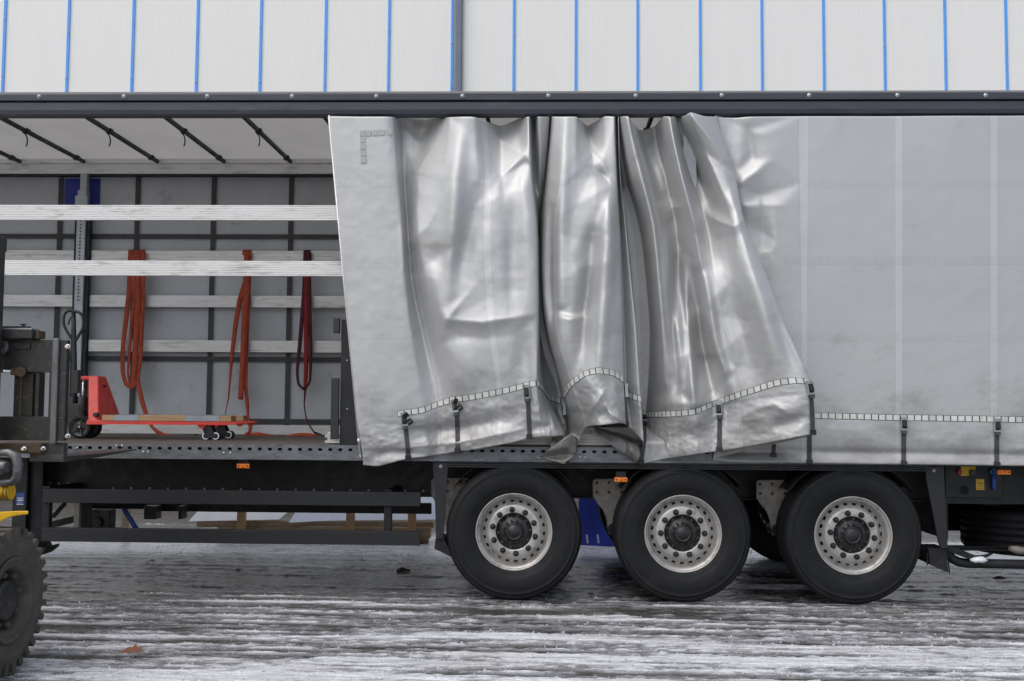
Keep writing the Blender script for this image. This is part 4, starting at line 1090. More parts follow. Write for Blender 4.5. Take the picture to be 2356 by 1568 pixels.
def segdist(x, y, pl):
    best = np.full(x.shape, 1e9); tb = np.zeros(x.shape)
    Ls = [math.dist(pl[i], pl[i + 1]) for i in range(len(pl) - 1)]; tot = sum(Ls); acc = 0
    for (a, b), l in zip(zip(pl[:-1], pl[1:]), Ls):
        dx, dy = b[0] - a[0], b[1] - a[1]
        t = np.clip(((x - a[0]) * dx + (y - a[1]) * dy) / (l * l), 0, 1)
        d = np.hypot(x - a[0] - t * dx, y - a[1] - t * dy)
        m = d < best; best = np.where(m, d, best); tb = np.where(m, (acc + t * l) / tot, tb); acc += l
    return best, tb

# facets: flat pieces between fold lines. (first column, last column, points (x, y, offset cm), fold lines by point index)
FACET = [
 (2.6, 10.2, [(900, 262, 0), (905, 400, 0), (912, 520, 0), (922, 640, 0), (940, 760, 0), (970, 890, 0), (1245, 262, 0), (1245, 400, 0), (1245, 560, 0), (1245, 720, 0), (1245, 870, 0),
   (1035, 268, 2), (956, 399, 6), (938, 561, 6), (1040, 402, 2.5), (1094, 270, 4), (1150, 318, 3.5), (1207, 357, 7), (1154, 407, -5), (1112, 330, -3), (1157, 447, 1), (1211, 374, -2),
   (1200, 440, 4), (1160, 560, -2), (1050, 560, 3), (1000, 600, -1.5), (1100, 640, 1), (1029, 736, 6), (1110, 745, 4), (1200, 729, 5), (1110, 782, -4), (1048, 772, -3), (1180, 772, -3),
   (1120, 690, -2), (1091, 660, 1.5), (1008, 640, 3.5), (1012, 715, -1), (1000, 870, 0), (1100, 850, 1), (1200, 850, 0), (975, 300, -3), (917, 282, 4), (962, 328, 4), (975, 480, 1), (1010, 790, -1), (1220, 640, 2), (1090, 480, 0)],
  [(11, 12), (41, 42), (12, 41), (13, 14), (15, 16), (16, 17), (17, 18), (20, 21), (27, 28), (28, 29), (27, 34), (18, 19)]),
 (14.8, 20.2, [(1255, 262, 0), (1250, 400, 0), (1240, 520, 0), (1240, 640, 0), (1250, 760, 0), (1290, 900, 0), (1425, 262, 0), (1430, 400, 0), (1432, 520, 0), (1436, 640, 0), (1438, 760, 0), (1440, 900, 0),
   (1325, 270, 3), (1382, 375, 5), (1406, 425, 6), (1340, 380, 2), (1390, 404, -4), (1360, 402, -4), (1395, 500, 3), (1326, 617, 5), (1352, 690, -2), (1366, 560, -4), (1283, 716, -3), (1338, 720, -3),
   (1310, 708, -5), (1310, 733, 4), (1284, 729, 2), (1337, 728, 2.5), (1300, 640, 3), (1350, 800, -3), (1385, 700, 1), (1290, 830, 1), (1300, 420, 2), (1290, 540, -2), (1410, 600, 2), (1330, 470, 1), (1350, 300, -3)],
  [(12, 13), (13, 14), (15, 16), (14, 21), (21, 19), (19, 20), (22, 24), (24, 23), (26, 25), (25, 27)]),
 (24.8, 35.2, [(1420, 262, 0), (1430, 400, 0), (1470, 520, 0), (1480, 640, 0), (1480, 760, 0), (1480, 930, 0), (1700, 262, 0), (1700, 400, 0), (1728, 520, 0), (1775, 640, 0), (1820, 760, 0), (1870, 900, 0),
   (1505, 474, 3), (1573, 477, 5), (1537, 450, -2), (1540, 520, -5), (1577, 587, 3), (1518, 530, 3), (1596, 540, 3), (1627, 495, 4), (1687, 522, 6), (1708, 509, 5), (1660, 455, -6), (1630, 400, -5), (1682, 550, 0),
   (1640, 545, 0), (1588, 262, 6), (1630, 315, 6), (1677, 372, 5), (1648, 378, -5), (1612, 335, -5), (1597, 590, 2), (1621, 706, 4), (1651, 816, 4), (1672, 853, 5), (1655, 730, -3), (1700, 850, -1), (1590, 700, -4),
   (1618, 830, -4), (1530, 640, 3), (1538, 858, 2), (1597, 936, 5), (1560, 895, -5), (1590, 815, 2), (1555, 770, 0), (1500, 330, -3), (1512, 392, 3), (1488, 320, 2), (1690, 640, 2), (1750, 740, 1.5), (1770, 850, 1), (1560, 350, 3), (1545, 268, 2), (1500, 420, 3)],
  [(12, 13), (12, 15), (13, 15), (12, 14), (14, 13), (15, 16), (13, 16), (12, 17), (17, 16), (19, 20), (20, 21), (26, 27), (27, 28), (28, 29), (29, 30), (31, 32), (32, 33), (33, 34), (40, 42), (42, 41), (43, 41), (51, 52), (51, 19)]),
 (36.6, 40.0, [(1640, 262, 0), (1660, 420, 0), (1690, 560, 0), (1740, 700, 0), (1850, 262, 0), (1850, 420, 0), (1850, 560, 0), (1850, 700, 0),
   (1731, 368, -5), (1722, 300, -4), (1772, 366, 3), (1697, 428, 3), (1742, 398, 3.5), (1797, 474, 3.5), (1747, 476, 3), (1708, 474, 2), (1752, 450, -4), (1758, 535, -5), (1792, 565, 1), (1705, 510, -2), (1783, 520, 1), (1760, 310, 2), (1748, 590, 0)],
  [(11, 12), (12, 10), (15, 14), (14, 13), (8, 9), (16, 17)]),
]
def facet_field(x, y, pts, edges):
    from mathutils.geometry import delaunay_2d_cdt
    vs, es, fs, ov, oe, of = delaunay_2d_cdt([Vector((p[0], p[1])) for p in pts], edges, [], 0, 0.001)
    val = []
    for k, v in enumerate(vs):
        src = ov[k]
        if src: val.append(pts[src[0]][2])
        else:
            d = [(math.hypot(p[0] - v.x, p[1] - v.y), p[2]) for p in pts]; d.sort(); val.append(0.5 * (d[0][1] + d[1][1]))
    out = np.zeros(x.shape)
    for f in fs:
        a, b, c = f[:3]
        ax, ay = vs[a]; bx, by = vs[b]; cx, cy = vs[c]
        det = (by - cy) * (ax - cx) + (cx - bx) * (ay - cy)
        if abs(det) < 1e-6: continue
        m = (x >= min(ax, bx, cx) - 1) & (x <= max(ax, bx, cx) + 1) & (y >= min(ay, by, cy) - 1) & (y <= max(ay, by, cy) + 1)
        xx, yy = x[m], y[m]
        l1 = ((by - cy) * (xx - cx) + (cx - bx) * (yy - cy)) / det; l2 = ((cy - ay) * (xx - cx) + (ax - cx) * (yy - cy)) / det; l3 = 1 - l1 - l2
        ins = (l1 >= -1e-4) & (l2 >= -1e-4) & (l3 >= -1e-4)
        t = out[m]; t[ins] = (l1 * val[a] + l2 * val[b] + l3 * val[c])[ins]; out[m] = t
    return out

CY0 = -0.024                   # resting plane of the curtain
FAC = 0.42
def make_curtain():
    n = len(C_)
    X = np.array([c[0] for c in C_], float)
    Dp = np.array([c[1] for c in C_], float)
    Yp = np.array([[c[4]] + RY[1:] + [c[2], c[3]] for c in C_], float)
    kk = np.arange(n); Dp = np.where(((kk > 3) & (kk < 37))[:, None], 6 + (Dp - 6) * 2.0, Dp)
    A = np.stack([X, Yp, Dp], -1)                     # n x 7 x 3
    # rows: dense along height
    CS = 14
    Bm = catmull(A, CS)                               # cols x 7 x 3
    rows = [36, 34, 34, 34, 40, 40]
    R = []
    for i in range(6):
        p0, p1, p2, p3 = Bm[:, max(i - 1, 0)], Bm[:, i], Bm[:, i + 1], Bm[:, min(i + 2, 6)]
        # finite-difference slopes limited so rows stay ordered
        d1 = 0.5 * (p2 - p0); d2 = 0.5 * (p3 - p1)
        sc = (p2 - p1)
        for k in range(rows[i]):
            t = k / rows[i]
            h00 = 2 * t ** 3 - 3 * t ** 2 + 1; h10 = t ** 3 - 2 * t ** 2 + t; h01 = -2 * t ** 3 + 3 * t ** 2; h11 = t ** 3 - t ** 2
            q = h00 * p1 + h10 * d1 + h01 * p2 + h11 * d2
            q[:, 1] = p1[:, 1] + sc[:, 1] * t
            R.append(q)
    R.append(Bm[:, 6])
    G = np.array(R)                                   # rows x cols x 3 (px, py, depth cm)
    tape_row = sum(rows[:5]); nr, nc = G.shape[:2]
    cidx = np.arange(nc) / CS
    x, y, d = G[..., 0], G[..., 1], G[..., 2].copy()
    for c0, c1, pl, amt, wd in CREASE:
        ds, t = segdist(x, y, pl)
        k = smooth(c0 - 0.8, c0 + 0.2, cidx) * (1 - smooth(c1 - 0.2, c1 + 0.8, cidx))
        tap = 0.35 + 0.65 * np.sin(np.pi * np.clip(t, 0, 1)) ** 0.6
        prof = np.exp(-ds / wd) if amt > 0 else np.exp(-(ds / (wd * 1.2)) ** 2)
        d += amt * (1.3 if pl[0][1] > 880 else 0.45) * tap * prof * k[None, :]
    for c0, c1, pl, amt, wd in LONG:
        ds, t = segdist(x, y, pl)
        k = smooth(c0 - 0.8, c0 + 0.2, cidx) * (1 - smooth(c1 - 0.2, c1 + 0.8, cidx))
        d += 1.7 * amt * np.sin(np.pi * np.clip(0.06 + 0.88 * t, 0, 1)) ** 0.7 * np.exp(-(ds / wd) ** 2) * k[None, :]
    for c0, c1, pts, edges in FACET:
        k = smooth(c0 - 0.5, c0 + 0.3, cidx) * (1 - smooth(c1 - 0.3, c1 + 0.5, cidx))
        ff = facet_field(x, y, pts, edges)
        for _ in range(1):
            ff[1:-1] = 0.5 * ff[1:-1] + 0.25 * (ff[:-2] + ff[2:]); ff[:, 1:-1] = 0.5 * ff[:, 1:-1] + 0.25 * (ff[:, :-2] + ff[:, 2:])
        d += FAC * ff * k[None, :]
    # small irregular buckles
    uu = np.cumsum(np.r_[0, np.hypot(np.diff(X[:, 3]), 3 * np.diff(Dp[:, 3]))]); uu = np.interp(cidx, np.arange(n), uu)
    U, V = np.meshgrid(uu / 60.0, y.mean(1) / 60.0)
    d += (1.5 * (fbm(U * 0.8, V * 0.5, 71, 4, 0.5) - 0.5) + 0.5 * (fbm(U * 2.2, V * 2.6, 77, 3) - 0.5)) * (1 - 0.65 * smooth(38.5, 40, cidx))[None]
    # hem of the fastened stretch: slack between straps, bottom edge kicked outwards
    hk = smooth(36.8, 38.0, cidx)[None]
    tt = np.clip((np.arange(nr) - tape_row) / (nr - 1 - tape_row), 0, 1)[:, None]
    wav = 0.5 + 0.5 * np.cos((x - 1970) / 214.0 * 2 * np.pi)
    d += hk * (1.6 * np.sin(np.pi * np.clip(tt / 0.8, 0, 1)) * wav - 1.6 * np.exp(-((tt - 0.76) / 0.08) ** 2) + 2.6 * smooth(0.78, 1.0, tt) + 0.9 * (fbm(x / 55.0, y / 22.0, 91, 4) - 0.5) * smooth(0.05, 0.3, tt))
    ht = 1 - smooth(36.0, 37.0, cidx)[None]
    d += ht * smooth(0.02, 0.25, tt) * (3.2 * (fbm(U * 1.3, y / 26.0, 95, 4, 0.6) - 0.5))
    hem = smooth(0, 1, np.clip((np.arange(nr) - tape_row) / (nr - 1 - tape_row), 0, 1))
    P = at_arr(x, y, CY0 - d / 100.0)
    # even out the columns along the cloth
    seg = np.linalg.norm(np.diff(P, axis=1), axis=2); L = np.r_[0, np.cumsum(np.percentile(seg, 70, axis=0))]
    nc2 = int(L[-1] / 0.011); t = np.interp(np.linspace(0, L[-1], nc2), L, np.arange(nc))
    i0 = np.minimum(t.astype(int), nc - 2); f = (t - i0)
    P = P[:, i0] * (1 - f)[None, :, None] + P[:, i0 + 1] * f[None, :, None]
    G = G[:, i0] * (1 - f)[None, :, None] + G[:, i0 + 1] * f[None, :, None]
    cidx = cidx[i0] * (1 - f) + cidx[i0 + 1] * f; nc = nc2
    lim = np.where(cidx > 36.5, 0.02, 0.30)[None] + 0 * P[..., 2]
    lim = lim + (-0.010 - lim) * (1 - smooth(ZF + 0.02, ZF + 0.22, P[..., 2]))
    P2 = P.copy(); P2[..., 1] = np.minimum(P[..., 1], lim)
    me = bpy.data.meshes.new('side_curtain')
    idx = np.arange(nr * nc).reshape(nr, nc)
    F = np.stack([idx[:-1, :-1], idx[1:, :-1], idx[1:, 1:], idx[:-1, 1:]], -1).reshape(-1, 4)
    me.from_pydata(P2.reshape(-1, 3).tolist(), [], F.tolist())
    me.polygons.foreach_set('use_smooth', np.ones(len(F), bool))
    mid = (nr * 2) // 5
    seg = np.linalg.norm(np.diff(P2[mid], axis=0), axis=1); ua = np.r_[0, np.cumsum(seg)]; ua = ua - np.interp(40.0, cidx, ua) + 7.2
    va = np.linspace(0, 1, nr)
    Vv = np.zeros((nr, nc)); Vv[1:] = np.cumsum(np.linalg.norm(np.diff(P2, axis=0), axis=2), axis=0)
    Vv = Vv * (2.72 / Vv[-1].mean())
    uvl = me.uv_layers.new(name='UVMap')
    UV = np.stack([np.broadcast_to(ua, (nr, nc)), Vv], -1).reshape(-1, 2)
    uvl.data.foreach_set('uv', UV[F.reshape(-1)].reshape(-1).astype(np.float32))
    me.materials.append(T['curtain']); me.update()
    c0 = P2[nr - 1, nc // 2]
    o = place('side_curtain', me, tr, (0, 0, 0))
    o.location = Vector(-WO[tr.name])
    md = o.modifiers.new('thick', 'SOLIDIFY'); md.thickness = 0.003; md.offset = -1
    tag(o, 'silver PVC curtain bunched in folds on the left, drawn flat on the right')
    return o, P2, G, tape_row, cidx
cur, CP, CG, TROW, CIDX = make_curtain()

def normals(P):
    du = np.gradient(P, axis=1); dv = np.gradient(P, axis=0)
    nn = np.cross(dv, du); nn /= np.linalg.norm(nn, axis=2, keepdims=True) + 1e-9
    return nn
CN = normals(CP)
def surf(r, c, off=0.0):
    """bilinear point on the curtain at fractional row / column, lifted towards its outer side"""
    r = min(max(r, 0), CP.shape[0] - 1.001); c = min(max(c, 0), CP.shape[1] - 1.001)
    i, j = int(r), int(c); a, b = r - i, c - j
    f = lambda A: (A[i, j] * (1 - b) + A[i, j + 1] * b) * (1 - a) + (A[i + 1, j] * (1 - b) + A[i + 1, j + 1] * b) * a
    return f(CP) + off * f(CN)
SGN = -1.0 if CN[:, CIDX > 40].mean((0, 1))[1] > 0 else 1.0     # outer side faces -y on the flat stretch

def reflectors():
    line = CP[TROW]; seg = np.linalg.norm(np.diff(line, axis=0), axis=1); L = np.r_[0, np.cumsum(seg)]
    j0 = int(np.searchsorted(CIDX, 1.93)); s = L[j0]; pitch = 0.054; wd = 0.0525; cnt = 0
    rowm = np.linalg.norm(np.diff(CP, axis=0), axis=2)
    while s + wd < L[-1]:
        cols = np.interp(s + wd * np.array([0, 0.07, 0.35, 0.65, 0.93, 1.0]), L, np.arange(len(L)))
        c = cols[1]; up = 0.024 / rowm[TROW - 1, int(c)]; dn = 0.024 / rowm[TROW, int(c)]
        xm = CG[TROW, int(c), 0]
        rws = [TROW - up, TROW - up * 0.84, TROW + dn * 0.84, TROW + dn]
        mb = MB(); vs = []
        for i, rw in enumerate(rws):
            for j, q in enumerate(cols):
                vs.append(surf(rw, q, SGN * (0.0008 if i in (0, 3) or j in (0, 5) else 0.0045)))
        fs = [(i * 6 + j, i * 6 + j + 1, i * 6 + j + 7, i * 6 + j + 6) for i in range(3) for j in range(5)]
        mb.add(vs, fs, False)
        if xm < 2420:
            o = mb.build('reflector', T['tape'], cur); o.data.materials.append(T['beltgrey']); cnt += 1
            for i in range(3):
                for j in range(5):
                    if i != 1 or j in (0, 4): o.data.polygons[i * 5 + j].material_index = 1
        s += pitch
    # corner mark near the top
    def rowcol(px, py, cmax=40):
        g = CG[:, :cmax]; k = np.argmin((g[..., 0] - px) ** 2 + (g[..., 1] - py) ** 2); return divmod(k, cmax)
    spots = [(834, 307), (848, 307), (863.5, 306), (879, 305), (895, 304), (834.5, 322), (835, 338), (836, 353), (836.5, 369)]
    for px, py in spots:
        Yq = CY0 - 0.069
        a = at(px - 6.6, py + 6.8, Yq); b = at(px + 6.6, py - 6.8, Yq)
        r, c = rowcol(px, py); p = surf(r, c, SGN * 0.004)
        mb = MB(); w2, h2 = (b[0] - a[0]) / 2, (b[2] - a[2]) / 2
        cx, cz = (a[0] + b[0]) / 2, (a[2] + b[2]) / 2
        mb.box((cx - w2, p[1] - 0.001, cz - h2), (cx + w2, p[1] + 0.006, cz + h2)); mb.build('reflector', T['tape_dull'], cur, bevel=0.002)
T['tape_dull'] = mat('dull_reflective_tape', (0.4, 0.4, 0.39), (0.36, 0.36, 0.35), 0.5, 0, 40)
reflectors()

# tension straps with buckles
def col_at(px, lo, hi):
    j0, j1 = int(np.searchsorted(CIDX, lo)), int(np.searchsorted(CIDX, hi)) + 1; g = CG[TROW, j0:j1, 0]; return j0 + int(np.argmin(np.abs(g - px)))
def tension(col, drop=0.0, metal='bolt', w=0.034, open_=False, r0=2.0, hook=True):
    nr = CP.shape[0]; rows = np.linspace(TROW + r0, nr - 1, 9)
    dc = 0.5 * w / max(np.linalg.norm(CP[TROW, min(col + 1, CP.shape[1] - 1)] - CP[TROW, col]), 0.004)
    c = [surf(r, col, SGN * 0.006) for r in rows]
    n = np.array([surf(r, col, SGN * 0.01) - surf(r, col, 0) for r in rows]); n /= np.linalg.norm(n, axis=1, keepdims=True) + 1e-9
    L, R = [], []
    for k in range(len(rows)):
        t = (c[min(k + 1, 8)] - c[max(k - 1, 0)]); t /= np.linalg.norm(t) + 1e-9
        side = np.cross(t, n[k]); side /= np.linalg.norm(side) + 1e-9
        L.append(c[k] - side * w / 2); R.append(c[k] + side * w / 2)
    mb = MB(); mb.strip(L, R, n.mean(0) * 0.003, False); mb.build('tension_strap', T['beltgrey'], cur)
    # buckle: frame of two side plates, lever, roller
    p = c[0]; q = c[2]; t = (q - p) / np.linalg.norm(q - p); nn = n[1]; sd = np.cross(t, nn); sd /= np.linalg.norm(sd)
    mb = MB(); ln = 0.10
    for s in (-1, 1):
        a = p + sd * s * 0.022 - t * 0.02 + nn * 0.012
        mb.bar(a, a + t * ln, 0.004, 0.022, nn)
    mb.bar(p - t * 0.022 + nn * 0.004, p - t * 0.0 + nn * 0.004, 0.04, 0.004, nn)
    mb.bar(p + t * (ln - 0.028) - sd * 0.022 + nn * 0.02, p + t * (ln - 0.028) + sd * 0.022 + nn * 0.02, 0.012, 0.012, nn)
    bo = mb.build('buckle', T['bolt'], cur)
    mb = MB()
    if open_:
        mb.bar(p + t * 0.01 + nn * 0.012 - sd * 0.0, p - sd * 0.035 - t * 0.02 + nn * 0.06, 0.034, 0.006, nn)
        mb.tube([p + t * 0.05 + nn * 0.02, p + t * 0.03 - sd * 0.05 + nn * 0.035, p + t * 0.055 - sd * 0.062 + nn * 0.03, p + t * 0.07 - sd * 0.03 + nn * 0.02], 0.009, 6)
    else:
        mb.bar(p + t * 0.005 + nn * 0.02, p + t * 0.05 + nn * 0.028, 0.033, 0.012, nn)
    mb.build('lever', T['dkgrey'], cur); mb = MB()
    mb.bar(p + t * (ln - 0.02) + nn * 0.016, p + t * (ln + 0.004) + nn * 0.02, 0.036, 0.016, nn)
    mb.build('strap_loop', T['beltgrey'], cur)
    if hook:
        p = c[-1]; t = (c[-1] - c[-3]); t /= np.linalg.norm(t)
        mb = MB(); mb.bar(p - t * 0.03 + nn[:] * 0.006, p + t * 0.008 + nn * 0.006, 0.046, 0.014, nn); mb.build('strap_hook', T['dkgrey'], cur, bevel=0.002)
tension(col_at(928, 2.2, 3.6), open_=True); tension(col_at(1047, 4, 6.5), open_=True); tension(col_at(1215, 8.5, 9.8))
tension(col_at(1302, 13.8, 15.2)); tension(col_at(1436, 20, 21)); tension(col_at(1482, 23.6, 25.5)); tension(col_at(1654, 29, 31)); tension(col_at(1858, 34, 35.4))
tension(col_at(2077, 40, 44)); tension(col_at(2292, 42, 46)); tension(col_at(1862, 39.5, 41))
q = at(1781, 1022, -0.12); q2 = at(1779, 1050, -0.12)
mb = MB(); mb.strip([q + np.array([-0.016, 0, 0]), q2 + np.array([-0.016, 0, 0])], [q + np.array([0.016, 0, 0]), q2 + np.array([0.016, 0, 0])], (0, 0.003, 0)); mb.build('tension_strap', T['beltgrey'], cur)
mb = MB(); mb.box(q2 + np.array([-0.026, -0.008, -0.008]), q2 + np.array([0.026, 0.008, 0.022])); mb.build('strap_hook', T['dkgrey'], cur, bevel=0.003)
# slack hem folded under, hanging over the sill
T['hem'] = mat('grimy_silver_pvc', (0.22, 0.215, 0.2), (0.12, 0.115, 0.105), 0.45, 0.4, 9, None, 0.002, 25, (0.1, 0.09, 0.08), 0.45, 8)
def hem_flap(pts, tris):
    mb = MB(); mb.add([at(x, y, -0.02 - d / 100.0) for x, y, d in pts], tris, False)
    o = mb.build('hem_flap', T['hem'], cur, fix=True)
    for p_ in o.data.polygons: p_.use_smooth = True
    sb = o.modifiers.new('soft', 'SUBSURF'); sb.levels = 2; sb.render_levels = 2
    cr = o.data.attributes.new('crease_edge', 'FLOAT', 'EDGE'); cr.data.foreach_set('value', [0.8] * len(o.data.edges))
    md = o.modifiers.new('thick', 'SOLIDIFY'); md.thickness = 0.004
    return o
hem_flap([(1244, 1053, 4), (1297, 1067, 6), (1326, 1046, 5), (1331, 1010, 3), (1312, 998, 8), (1258, 1038, 10), (1290, 1048, 1), (1310, 1028, 9)],
         [(0, 6, 5), (0, 1, 6), (1, 2, 6), (2, 7, 6), (2, 3, 7), (3, 4, 7), (4, 5, 7), (5, 6, 7)])
hem_flap([(1366, 985, 3), (1372, 1000, 6), (1408, 1026, 5), (1438, 1048, 4), (1466, 1067, 6), (1474, 1050, 8), (1470, 1022, 3), (1440, 1010, 2), (1402, 995, 1), (1452, 1036, 9)],
         [(0, 1, 8), (1, 2, 8), (2, 7, 8), (2, 3, 7), (3, 9, 7), (3, 4, 9), (4, 5, 9), (5, 6, 9), (6, 7, 9)])
mb = MB(); mb.strip([at(1366, 982, -.03), at(1400, 990, -.05), at(1440, 1000, -.08), at(1478, 1016, -.1)], [at(1368, 990, -.01), at(1400, 1000, -.01), at(1440, 1012, -.02), at(1476, 1020, -.03)], (0, 0.004, 0), False); mb.build('hem_webbing', T['beltgrey'], cur)
# edge pole of the curtain
pa = at(757.5, 269, -0.03); pb = at(829, 1046, -0.03)
mb = MB(); mb.cyl(pa, pb, 0.011, n=14); mb.cyl(pa, pa + (pa - pb) * 0.004, 0.007, n=10)
mb.cyl(pb + (pa - pb) * 0.035, pb + (pa - pb) * 0.045, 0.014, n=14); mb.cyl(pb, pb + (pb - pa) * 0.01, 0.007, n=10)
mb.build('edge_pole', T['alu'], cur)
hp = [at(832, 1012, -0.05), at(831, 990, -0.06), at(833, 972, -0.06), at(838, 968, -0.05)]
mb = MB(); mb.strip([at(828, 970, -.06), at(832, 1000, -.07), at(833, 1025, -.06)], [at(834, 970, -.06), at(840, 1000, -.07), at(841, 1028, -.06)], (0, 0.004, 0), False); mb.build('pull_handle', T['bracket'], cur)

# ------------------------------------------------------------------ pallet truck on the load floor
def pallet_truck():
    Yn = 0.62
    for _ in range(6):
        pass
    g = atz(490, 1013.5, ZF); Yn = max(0.35, min(1.2, g[1]))      # where the near rollers touch the floor
    A = lambda x, y, dy=0.0: at(x, y, Yn + dy)
    root = empty('pallet_truck', (A(400, 1000)[0], Yn + 0.3, ZF))
    tag(root, 'red hand pallet truck with black handle parked on the trailer floor', 'pallet truck')
    zf0, zf1 = A(400, 978)[2], A(400, 970.5)[2]
    xL, xR = A(197, 970)[0], A(533, 970)[0]
    W, GAP = 0.16, 0.2
    for k, y0 in enumerate((Yn, Yn + W + GAP)):
        mb = MB()
        x2 = A(571, 970)[0] if False else xR + 0.13
        xs_ = [xL + 0.1, xR - 0.05, xR + 0.03, xR + 0.1]
        hs_ = [(zf0, zf1), (zf0, zf1), (zf0 + 0.008, zf1), (zf0 + 0.02, zf1 - 0.006)]
        ws_ = [(0, W), (0, W), (0.012, W - 0.012), (0.045, W - 0.045)]
        vs = []
        for xx, (a, b), (c, d) in zip(xs_, hs_, ws_): vs += [(xx, y0 + c, a), (xx, y0 + d, a), (xx, y0 + d, b), (xx, y0 + c, b)]
        fs = [(0, 3, 2, 1), (12, 13, 14, 15)]
        for i in range(3):
            a, b = 4 * i, 4 * i + 4
            for j in range(4): fs.append((a + j, a + (j + 1) % 4, b + (j + 1) % 4, b + j))
        mb.add(vs, fs); fk = mb.build('fork', T['red'], root, bevel=0.006, fix=True)
        # lug plates and rollers
        xr = A(478, 1003)[0]; rr = 0.034
        for yy in (y0 + 0.02, y0 + W - 0.028):
            mb = MB(); mb.prism([(xr - 0.10, zf0), (xr - 0.02, zf0), (xr - 0.045, zf0 - 0.03), (xr - 0.075, zf0 - 0.03)], yy, yy + 0.008); mb.build('lug', T['red'], fk)
        for yy in (y0 + 0.03, y0 + W - 0.038):
            mb = MB(); mb.prism([(xr - 0.08, zf0 + 0.004), (xr + 0.01, zf0 + 0.004), (xr + 0.04, ZF + rr + 0.03), (xr + 0.07, ZF + rr - 0.015), (xr - 0.03, ZF + rr - 0.018), (xr - 0.045, ZF + rr + 0.03)], yy, yy + 0.008); mb.build('roller_bracket', T['blackgloss'], fk, bevel=0.003)
        for xx in (xr - 0.03, xr + 0.055):
            mb = MB(); mb.lathe([(0.008, 0), (0.02, -0.002), (0.0205, 0.004), (0.03, 0.002), (rr, 0.01), (rr, 0.08), (0.03, 0.088), (0.008, 0.09)], 24, 'Y', (xx, y0 + 0.036, ZF + rr)); ro = mb.build('load_roller', T['dkgrey'], fk)
            mb = MB(); mb.lathe([(0.021, 0.0), (0.027, -0.003), (0.031, 0.001)], 24, 'Y', (xx, y0 + 0.036, ZF + rr)); mb.build('roller_ring', T['sheet'], fk)
        mb = MB(); xt = xR + 0.07
        mb.prism([(xt - 0.05, zf0 + 0.012), (xt + 0.03, zf0 + 0.02), (xt - 0.01, zf0 - 0.012), (xt - 0.03, zf0 - 0.012)], y0 + 0.05, y0 + 0.06); mb.cyl((xt - 0.02, y0 + 0.046, zf0 - 0.002), (xt - 0.02, y0 + 0.11, zf0 - 0.002), 0.011, n=12); mb.build('entry_roller', T['red'], fk)
    # body: tapered upright between the forks
    ym = Yn + W + GAP / 2
    zb, zt = zf0, A(215, 864)[2]
    xa, xb = A(205, 900)[0], A(229, 900)[0]
    yb0, yb1, yt0, yt1 = Yn + 0.0, Yn + 2 * W + GAP, ym - 0.08, ym + 0.08
    off = (at(1, 1, ym)[1] - Yn)
    xt0, xt1 = at(203, 864, yt0)[0], at(226, 864, yt0)[0]
    mb = MB(); mb.hexa([(xa, yb0, zb), (xb, yb0, zb), (xb, yb1, zb), (xa, yb1, zb), (xt0, yt0, zt), (xt1, yt0, zt), (xt1, yt1, zt), (xt0, yt1, zt)])
    body = mb.build('body', T['red'], root, bevel=0.008)
    mb = MB(); mb.hexa([(xL, Yn, zf0 - 0.004), (xb + 0.02, Yn, zf0 - 0.004), (xb + 0.02, yb1, zf0 - 0.004), (xL, yb1, zf0 - 0.004), (xL + 0.01, Yn + 0.004, zf1 + 0.012), (xb + 0.02, Yn + 0.004, zf1 + 0.006), (xb + 0.02, yb1 - 0.004, zf1 + 0.006), (xL + 0.01, yb1 - 0.004, zf1 + 0.012)])
    mb.build('fork_bridge', T['red'], body, bevel=0.006)
    xl = at(184, 864, yt0)[0]
    mb = MB(); mb.box((xl, yt0 + 0.01, zt - 0.035), (xt0 + 0.01, yt1 - 0.01, zt - 0.002)); mb.build('cylinder_bracket', T['red'], body, bevel=0.01)
    pv = at(219, 955, Yn + 0.0); mb = MB(); mb.cyl((pv[0], Yn - 0.006, pv[2]), (pv[0], Yn + 0.05, pv[2]), 0.02, n=16); mb.build('pivot_pin', T['blackgloss'], body, bevel=0.003)
    q = at(232, 888, yt0 + 0.08); mb = MB(); mb.box((xt1 + 0.003, ym - 0.02, q[2] - 0.012), (xt1 + 0.03, ym + 0.02, q[2] + 0.005)); lab = mb.build('maker_label', T['strap_dark'], body)
    # pump, piston, steering wheels
    xc = at(190, 930, ym)[0]
    mb = MB(); mb.cyl((xc, ym, zt - 0.03), (xc, ym, zt - 0.25), 0.012, n=14); mb.build('piston_rod', T['chrome'], root)
    mb = MB(); mb.cyl((xc, ym, ZF + 0.14), (xc, ym, zt - 0.18), 0.045, n=20); mb.cyl((xc, ym, ZF + 0.19), (xc, ym, ZF + 0.205), 0.06, n=20)
    xp = at(172, 930, ym)[0]
    mb.box((xp - 0.05, ym - 0.05, ZF + 0.15), (xc, ym + 0.05, ZF + 0.3)); mb.cyl((xp - 0.02, ym, ZF + 0.2), (xp - 0.02, ym, ZF + 0.36), 0.03, n=14)
    mb.bar((xp - 0.04, ym - 0.09, ZF + 0.13), (xb - 0.08, ym - 0.09, ZF + 0.18), 0.02, 0.05); mb.box((xp - 0.06, ym - 0.11, ZF + 0.1), (xc + 0.03, ym + 0.11, ZF + 0.125))
    mb.build('pump', T['blackgloss'], root, bevel=0.004)
    xw = at(187, 990, ym - 0.09)[0]; R = 0.098
